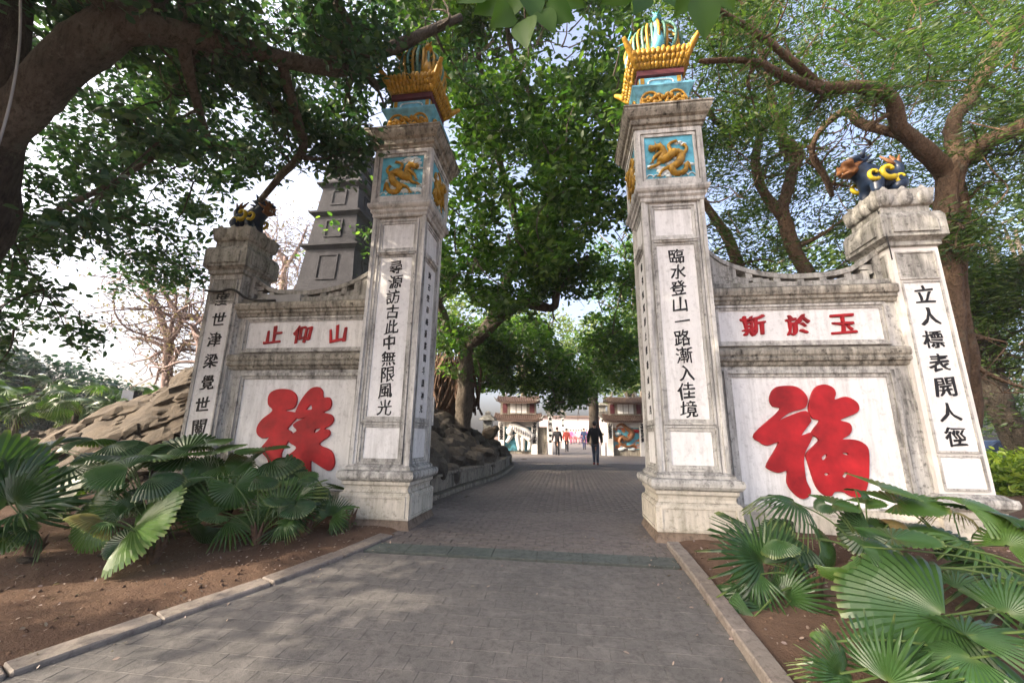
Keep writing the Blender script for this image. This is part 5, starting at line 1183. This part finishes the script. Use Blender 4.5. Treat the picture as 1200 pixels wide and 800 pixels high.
# tiger relief
bm = bmesh.new(); tx = lambda px, py, o=.12: Vector((atY(px, py, SGY).x, SGY-o, atY(px, py, SGY).z))
p, q = catmull([tx(624, 514), tx(616, 507), tx(609, 503), tx(603, 499), tx(598, 503)], 4, [.30, .34, .32, .30, .24]); tube(bm, p, q, 12)
blob(bm, tx(598, 505, .25), (.24, .2, .26), sub=2, noise_=.2)
for a, b2 in (((606, 508), (609, 527)), ((613, 512), (613, 528)), ((600, 508), (594, 518)), ((622, 515), (620, 527))):
    p, q = catmull([tx(*a), tx((a[0]+b2[0])/2, (a[1]+b2[1])/2+1), tx(*b2)], 3, [.19, .13, .12]); tube(bm, p, q, 7)
for s in (-2, 3): blob(bm, tx(598+s, 499.5, .25), .06, sub=1)
tig = build('tiger_relief', bm, M_['white'], TG, smooth=True); bm = bmesh.new()
for k in range(9):
    x = 601+k*2.6; y = 499.5+k*1.25; tube(bm, [tx(x, y-2, .46), tx(x+.6, y+1.5, .50), tx(x+.2, y+4, .48)], [.008, .03, .008], 4)
build('stripe', bm, M_['navy'], tig)
bm = bmesh.new(); pts = [tx(593+i*3.5, 495.5-(i % 3)*1.2, .05) for i in range(11)]; tube(bm, pts, .035, 5); build('cloud_relief', bm, M_['cloud'], TG)
DG, x0, x1, g, z = small_gate('small two-roofed gate with the bright dragon relief, right of the path', 712, 757, 529, 464, False)
bm = bmesh.new(); p, q = catmull([tx(722, 500), tx(728, 497), tx(735, 502), (tx(741, 508)), tx(736, 515), tx(729, 512), tx(726, 518), tx(735, 523), tx(744, 520)], 5, [.05, .1, .13, .15, .14, .12, .10, .08, .03]); tube(bm, p, q, 8)
build('dragon_relief', bm, M_['orange'], DG, smooth=True)
for k, (a, b2, m) in enumerate(((724, 495, 'red'), (733, 493, 'cloud'), (744, 497, 'cloud'), (746, 505, 'red'), (724, 508, 'cloud'), (740, 526, 'cloud'), (728, 526, 'cloud'), (734, 524, 'cloud'))):
    bm = bmesh.new(); blob(bm, tx(a, b2, .05), (.2, .06, .1), sub=2, noise_=.5, seed=k); build('cloud_relief', bm, M_[m], DG, smooth=True)
# narrow white posts with characters
def post(label, px, pyb, ptop, w_, Y, txt, cap=True):
    c = atY(px, pyb, Y); g = zr(Y)-.05; t_ = atY(px, ptop, Y).z; e = empty('inscribed_post', (c.x, Y, g), label, 'post', 'narrow inscribed posts beyond the gate', 'thing')
    bm = bmesh.new(); stack(bm, c.x, Y, [(w_, w_, g), (w_, w_, t_)]); build('shaft', bm, M_['white'], e, bevel=.02)
    for k, ch in enumerate(txt): char(ch, faceM(c.x, Y-w_, 'F'), 0, t_-.2-(t_-g-.7)*k/len(txt), w_*1.3, M_['black'], e, bold=.05)
    if cap: bm = bmesh.new(); stack(bm, c.x, Y, [(w_+.05, w_+.05, t_), (w_+.22, w_+.22, t_+.35), (w_+.1, w_+.1, t_+.4), (w_+.1, w_+.1, t_+.6), (w_+.25, w_+.25, t_+.75), (w_+.1, w_+.1, t_+.9)]); build('capital', bm, M_['end'], e, bevel=.02)
post('white inscribed post standing right of the tiger gate', 645, 530, 487, .13, SGY, '龍門高聳接')
post('slim white inscribed post farther off, behind the person in red', 660, 526, 489, .12, 30, '虎榜名題')
post('white inscribed post at the left flank of the dragon gate', 707, 530, 489, .10, SGY+.2, '雲路')
for nm, (xa, xb) in {'grey plain wall between the tiger gate and its inscribed post': (630, 641)}.items():
    a, b = atY(xa, 530, SGY), atY(xb, 530, SGY); bm = bmesh.new(); box(bm, a.x+.02, b.x, SGY, SGY+.25, .4, atY(635, 500, SGY).z); tag(build('boundary_wall', bm, M_['retain'], None, bevel=.02), nm, 'wall', kind='thing')
a = atY(762, 530, SGY); bm = bmesh.new(); box(bm, a.x, a.x+9, SGY, SGY+.25, .4, 2.0); tag(build('boundary_wall', bm, M_['retain'], None, bevel=.02), 'low stained wall running right from the dragon gate', 'wall', kind='thing')
# pale building and railings far away at the end of the path
bm = bmesh.new(); c = atD(690, 500, 75); e = empty('pale_building', (c.x, c.y, .9), 'pale hazy pink building at the far end of the path', 'building')
box(bm, c.x-9, c.x+9, c.y, c.y+6, .5, 5.2); build('wall', bm, plain('pale_pink_plaster', (.40, .32, .31), .8, .1), e)
for i in range(6):
    for j in range(1): bm = bmesh.new(); box(bm, c.x-8+i*2.8, c.x-6.6+i*2.8, c.y-.08, c.y+.1, 1.6+j*3, 3.3+j*3); build('window', bm, M_['greymetal'], e)
bm = bmesh.new(); box(bm, c.x-9.4, c.x+9.4, c.y-.4, c.y+6.4, 5.2, 5.5); build('roof', bm, M_['tile'], e)
# bits on the mound
c = atD(572, 492, 13.2); e = empty('stone_lantern', c-Vector((0, 0, .5)), 'small grey stone lantern among the rocks by the tiger gate', 'stone lantern'); c = c-Vector((0, 0, .45))
for nm, pr in (('base', [(.13, 0), (.09, .12)]), ('body', [(.09, .12), (.13, .16), (.13, .42), (.10, .44)]), ('cap', [(.26, .44), (.22, .5), (.08, .62), (.09, .68), (.02, .74)])):
    bm = bmesh.new(); stack(bm, c.x, c.y, [(w_, w_, c.z+h) for w_, h in pr]); build(nm, bm, M_['end'], e, bevel=.01)
bm = bmesh.new(); c = atD(575, 507, 12.4); blob(bm, c, (.24, .16, .17), sub=3, noise_=.4); blob(bm, c+Vector((.16, -.05, .12)), (.11, .1, .11), sub=2); tag(build('carved_stone', bm, M_['rock'], None, smooth=True), 'small golden-brown carved stone on the dark rocks', 'carved stone')
bm = bmesh.new(); c = atD(506, 470, 9.6); box(bm, c.x-.06, c.x+.06, c.y-.02, c.y+.02, c.z-.55, c.z+.1); tag(build('small_sign', bm, M_['panel'], None), 'small pale sign just right of the left pillar shaft', 'sign')
# block on the left ridge
c = atD(155, 463, 13.5); bm = bmesh.new(); box(bm, c.x-.22, c.x+.22, c.y-.15, c.y+.15, c.z-.35, c.z+.16); tag(build('stone_block', bm, M_['navy'], None, bevel=.02), 'small dark blue-grey block standing on the left rock ridge', 'block')
# low clipped hedge right, parked car
r = random.Random(3); P = []
hc = atD(1185, 575, 9.5); P = ell_points((hc.x+1.4, hc.y+.3, .75), (2.1, 1.2, .75), 420, 2); e = empty('hedge_bush', (hc.x+1.4, hc.y+.3, .2), 'bright yellow-green bush right of the end pillar', 'bush')
leafcloud('foliage', clumps(P, 26, .16, 4), .13, M_['leafH'], e, droop=-.6); bm = bmesh.new()
for k in range(12): tube(bm, [(hc.x+1.4+r.uniform(-1, 1)*.5, hc.y+.3+r.uniform(-.3, .3), .1), (hc.x+1.4+r.uniform(-1.6, 1.6), hc.y+.3+r.uniform(-.8, .8), 1.1)], [.03, .01], 5)
build('stems', bm, M_['bark'], e)
c = atD(1170, 526, 19); e = empty('parked_car', (c.x, c.y, .5), 'purple-blue car glimpsed past the right end pillar', 'car')
def prism(bm, prof, y0, y1):
    a = [bm.verts.new((x, y0, z)) for x, z in prof]; b = [bm.verts.new((x, y1, z)) for x, z in prof]; n = len(prof)
    for i in range(n): bm.faces.new((a[i], a[(i+1) % n], b[(i+1) % n], b[i]))
    bm.faces.new(a[::-1]); bm.faces.new(b); bmesh.ops.recalc_face_normals(bm, faces=bm.faces)
X = c.x; bm = bmesh.new(); prism(bm, [(X-2.1, .75), (X-2.15, 1.1), (X-1.3, 1.25), (X+1.9, 1.3), (X+2.15, 1.1), (X+2.1, .75)], c.y-.8, c.y+.8); build('body', bm, plain('purple_car_paint', (.10, .07, .22), .25, .1, spec=.6), e, bevel=.06)
bm = bmesh.new(); prism(bm, [(X-1.25, 1.25), (X-.6, 1.75), (X+.9, 1.78), (X+1.6, 1.3)], c.y-.7, c.y+.7); build('cabin', bm, M_['navy'], e, bevel=.06)
for dx in (-1.35, 1.35):
    for dy in (-.8, .8): bm = bmesh.new(); tube(bm, [(X+dx, c.y+dy-.1, .82), (X+dx, c.y+dy+.1, .82)], .32, 16); build('wheel', bm, M_['rubber'], e)
# cables
def cable(label, pts, r_=.008, name='cable'): bm = bmesh.new(); p, q = catmull(pts, 6); tube(bm, p, r_, 5); tag(build(name, bm, M_['rubber'], None, smooth=True), label, 'cable')
cable('thin wire strung between the tops of the two tall pillars', [(-1.5, -.55, 6.62), (-.6, -.5, 6.50), (.4, -.5, 6.50), (1.5, -.6, 6.66)], .004)
cable('black cable clipped along the left end pillar and cornice', [(-6.0, .10, 4.12), (-5.7, .08, 4.08), (-5.4, .06, 4.10), (-5.1, .12, 3.93), (-4.6, .14, 3.90)], .022)
cable('thin black cable hanging down the side of the right end pillar', [(5.33, .2, 5.1), (5.24, .05, 4.85), (5.25, .02, 4.5), (5.28, .05, 4.2)], .009)
a = atD(700, 105, 6.4); cable('wire running from the right end pillar to the trees', [(5.9, .3, 5.05), (7.5, 1.2, 5.3), (9.5, 2.5, 5.5)], .006)

# ------------------------------------------------------------------ people
def person(label, px, pyf, Y, h, pose, cols, group=None, zfoot=None):
    """pose: joints in units of height, x across (+ = picture right), y away from the camera, z up"""
    p0 = atY(px, pyf, Y); g = zr(Y) if zfoot is None else zfoot; e = empty('person', (p0.x, Y, g), label, 'person', group)
    def body(nm, pts, edges, mat, root, sub=2):
        me = bpy.data.meshes.new(nm); ids = {k: i for i, k in enumerate(pts)}
        me.from_pydata([Vector(v[:3])*h for v in pts.values()], [(ids[a], ids[b]) for a, b in edges], []); o = bpy.data.objects.new(nm, me); link(o, e)
        m = o.modifiers.new('skin', 'SKIN'); m.use_smooth_shade = True
        for d, v in zip(me.skin_vertices[0].data, pts.values()): d.radius = (v[3]*h, (v[4] if len(v) > 4 else v[3])*h)
        me.skin_vertices[0].data[ids[root]].use_root = True
        s = o.modifiers.new('sub', 'SUBSURF'); s.levels = s.render_levels = sub; me.materials.append(mat); return o
    P = pose; J = dict(P)
    body('body', {'pel': J['pel'][:3]+(.05,), 'ch': J['ch'][:3]+(.06,), 'nk': J['nk'][:3]+(.028,), 'hd0': J['hd'][:3]+(.042,), 'hd': (J['hd'][0], J['hd'][1], J['hd'][2]+.06, .040),
        'sl': J['sl'][:3]+(.03,), 'sr': J['sr'][:3]+(.03,), 'el': J['el'][:3]+(.022,), 'er': J['er'][:3]+(.022,), 'wl': J['wl'][:3]+(.016,), 'wr': J['wr'][:3]+(.016,), 'hl': (J['wl'][0], J['wl'][1]-.005, J['wl'][2]-.05, .018, .010), 'hr': (J['wr'][0], J['wr'][1]-.005, J['wr'][2]-.05, .018, .010),
        'kl': J['kl'][:3]+(.03,), 'kr': J['kr'][:3]+(.03,), 'al': J['al'][:3]+(.02,), 'ar': J['ar'][:3]+(.02,)},
        [('pel', 'ch'), ('ch', 'nk'), ('nk', 'hd0'), ('hd0', 'hd'), ('ch', 'sl'), ('ch', 'sr'), ('sl', 'el'), ('sr', 'er'), ('el', 'wl'), ('er', 'wr'), ('wl', 'hl'), ('wr', 'hr'), ('pel', 'kl'), ('pel', 'kr'), ('kl', 'al'), ('kr', 'ar')], cols['skin'], 'pel')
    body('jacket', {'hem': (J['pel'][0], J['pel'][1], J['pel'][2]-.06, .095, .065), 'w': (J['pel'][0], J['pel'][1], J['pel'][2]+.08, .085, .06), 'ch': J['ch'][:3]+(.105, .07), 'nk': (J['nk'][0], J['nk'][1], J['nk'][2]-.015, .05), 'sl': J['sl'][:3]+(.052,), 'sr': J['sr'][:3]+(.052,), 'el': J['el'][:3]+(.043,), 'er': J['er'][:3]+(.043,), 'wl': J['wl'][:3]+(.032,), 'wr': J['wr'][:3]+(.032,)},
        [('hem', 'w'), ('w', 'ch'), ('ch', 'nk'), ('ch', 'sl'), ('ch', 'sr'), ('sl', 'el'), ('sr', 'er'), ('el', 'wl'), ('er', 'wr')], cols['top'], 'w')
    body('trousers', {'pel': (J['pel'][0], J['pel'][1], J['pel'][2], .08, .06), 'tl': ((J['pel'][0]*2+J['kl'][0])/3-.035, J['pel'][1], J['pel'][2]-.05, .055), 'tr': ((J['pel'][0]*2+J['kr'][0])/3+.035, J['pel'][1], J['pel'][2]-.05, .055), 'kl': J['kl'][:3]+(.042,), 'kr': J['kr'][:3]+(.042,), 'al': J['al'][:3]+(.033,), 'ar': J['ar'][:3]+(.033,)},
        [('pel', 'tl'), ('pel', 'tr'), ('tl', 'kl'), ('tr', 'kr'), ('kl', 'al'), ('kr', 'ar')], cols['legs'], 'pel')
    for a in 'lr':
        A = J['a'+a]; f = J['f'+a]; bm = bmesh.new(); tube(bm, [Vector(A[:3])*h+Vector((0, 0, -.012*h)), (Vector(A[:3])+Vector(f[:3]))/2*h-Vector((0, 0, .006*h)), Vector(f[:3])*h], [.026*h, .028*h, .018*h], 8)
        me = bpy.data.meshes.new('shoe'); bm.to_mesh(me); bm.free(); me.shade_smooth(); me.materials.append(cols['shoes']); o = bpy.data.objects.new('shoe', me); link(o, e)
    bm = bmesh.new(); d = Vector(J['look']).normalized(); c = Vector(J['hd'][:3])*h+Vector((0, 0, .045*h)); blob(bm, c-d*.012*h+Vector((0, 0, .008*h)), (.050*h, .055*h, .056*h), sub=3, noise_=.12); me = bpy.data.meshes.new('hair'); bm.to_mesh(me); bm.free(); me.shade_smooth(); me.materials.append(M_['hair']); link(bpy.data.objects.new('hair', me), e)
    bm = bmesh.new(); s = d.cross(Vector((0, 0, 1))).normalized()
    for q in (-1, 1): blob(bm, c+s*q*.049*h-Vector((0, 0, .012*h)), .012*h, sub=1)
    blob(bm, c+d*.052*h-Vector((0, 0, .012*h)), (.010*h, .010*h, .014*h), sub=1); me = bpy.data.meshes.new('face_features'); bm.to_mesh(me); bm.free(); me.materials.append(cols['skin']); link(bpy.data.objects.new('face_features', me), e)
    return e
M_['skin'] = plain('skin', (.42, .24, .17), .5, .08); M_['hair'] = plain('black_hair', (.015, .012, .011), .5, .2)
M_['jk'] = plain('black_jacket_cloth', (.018, .018, .022), .8, .3); M_['jeans'] = plain('blue_grey_denim', (.06, .075, .11), .8, .3); M_['shoe'] = plain('dark_red_shoe', (.16, .03, .03), .5, .2)
def cl(n, c): return plain(n, c, .8, .15)
walk = dict(pel=(0, 0, .50), ch=(.0, .0, .72), nk=(0, 0, .83), hd=(0, .01, .88), sl=(-.105, 0, .79), sr=(.105, 0, .79), el=(-.15, -.02, .64), er=(.145, .03, .64), wl=(-.17, -.08, .50), wr=(.155, .03, .49),
            kl=(-.03, .05, .28), kr=(.045, -.01, .27), al=(-.035, -.05, .06), ar=(.05, .05, .045), fl=(-.04, .03, .02), fr=(.055, .13, .015), look=(0, 1, 0))
walk2 = dict(walk); walk2.update(look=(0, -1, 0), el=(-.14, .02, .64), wl=(-.13, -.04, .5), er=(.14, -.02, .64), wr=(.12, -.09, .52), fl=(-.04, -.12, .02), fr=(.055, -.02, .02))
sit = dict(walk); sit.update(pel=(0, 0, .36), ch=(-.02, .02, .56), nk=(-.02, .02, .66), hd=(-.02, .0, .71), sl=(-.11, 0, .62), sr=(.09, 0, .62), el=(-.14, -.05, .48), er=(.12, -.06, .48), wl=(-.06, -.13, .42), wr=(.06, -.13, .42), kl=(-.06, -.2, .30), kr=(.06, -.2, .30), al=(-.06, -.2, .05), ar=(.07, -.22, .05), fl=(-.06, -.28, .02), fr=(.08, -.3, .02), look=(0, -1, 0))
base = dict(skin=M_['skin'], top=M_['jk'], legs=M_['jeans'], shoes=M_['shoe'])
person('person in a black jacket and jeans walking away down the path', 698, 541, 12.3, 1.86, walk, base)
person('person in long dark clothes standing by the white inscribed post', 653, 529, 19.6, 1.7, walk, dict(base, legs=M_['jk'], shoes=M_['jk']))
person('person in a red top and dark trousers sitting near the post', 664, 524, 24.5, 1.65, walk2, dict(base, top=cl('red_top', (.30, .05, .035)), shoes=M_['jk'], legs=M_['jk']))
person('person in a navy coat standing in the sunlit court', 684.5, 520, 29, 1.72, walk2, dict(base, top=cl('navy_coat', (.03, .05, .12)), legs=cl('navy_trousers', (.03, .04, .09)), shoes=M_['jk']))
CC = [(.5, .08, .2), (.6, .2, .3), (.35, .05, .1), (.65, .4, .45), (.25, .08, .2), (.7, .25, .2), (.5, .15, .4)]
LBs = ['person in deep pink at the left end of the distant group', 'person in rose beside the one in deep pink', 'person in wine red in the distant group', 'person in pale pink in the middle of the distant group', 'person in plum in the distant group', 'person in coral near the right end of the distant group', 'person in magenta at the right end of the distant group']
for i in range(7): person(LBs[i], 669+i*3.1, 517, 42+(i*37 % 5), 1.66, walk2, dict(base, top=cl('coat', CC[i]), legs=cl('trousers', tuple(x*.4 for x in CC[i])), shoes=M_['jk']), 'people far down the path')
# stones and litter on the soil
r = random.Random(9)
for i, (px, py, s, lb_) in enumerate([(28, 668, .09, 'pale flat stone on the soil at the left edge'), (116, 665, .05, 'small pale stone below the broad palm leaf'), (62, 612, .16, 'grey boulder half hidden by the left palms'), (75, 560, .2, 'dark boulder behind the left palms')]):
    p = atZ(px, py, .15); o = bpy.data.objects.new('stone', RK[i]); o.location = (p.x, p.y, gz(p.x, p.y)-.01); o.scale = (s, s*.8, s*.6); link(o); tag(o, lb_, 'stone')
Pn = []; 
while len(Pn) < 2600:
    x, y = r.uniform(-6.5, 6.5), r.uniform(-4.5, -.2)
    if xl(y)-.05 > x or x > xrr(y)+.2: Pn.append((x, y, zground(x, y)+.008))
    elif min(x-xl(y), xrr(y)-x) < .05+abs(r.gauss(0, .22)) or r.random() < .012: Pn.append((x, y, zr(y)+.008))
leafcloud('leaf_litter', Pn, .035, M_['litter'] if 'litter' in M_ else M_['leafD'], None, droop=.0, upb=1.5); tag(bpy.data.objects['leaf_litter'], 'dry leaf bits scattered on the bare earth of the beds', 'leaf litter', kind='stuff')
bm = bmesh.new()
for k in range(1500):
    x, y = r.uniform(-6.5, 6.5), r.uniform(-4.5, -.2)
    if not (xl(y)-.25 > x or x > xrr(y)+.2): continue
    blob(bm, (x, y, zground(x, y)), r.uniform(.006, .02), sub=1, noise_=.6, seed=k)
tag(build('soil_crumbs', bm, M_['soil'], None), 'small clods of earth on the flower beds', 'soil', kind='stuff')

# ------------------------------------------------------------------ the hazy air
bm = bmesh.new(); box(bm, -70, 70, -30, 130, -1.2, 34)
hm = bpy.data.materials.new('haze'); hm.use_nodes = True; ht_ = hm.node_tree; ht_.nodes.remove(ht_.nodes['Principled BSDF'])
pv = ht_.nodes.new('ShaderNodeVolumePrincipled'); pv.inputs['Color'].default_value = (.90, .94, 1, 1); pv.inputs['Density'].default_value = .0009; pv.inputs['Anisotropy'].default_value = .2
ht_.links.new(pv.outputs[0], ht_.nodes['Material Output'].inputs['Volume'])
tag(build('haze', bm, hm, None), kind='stuff')
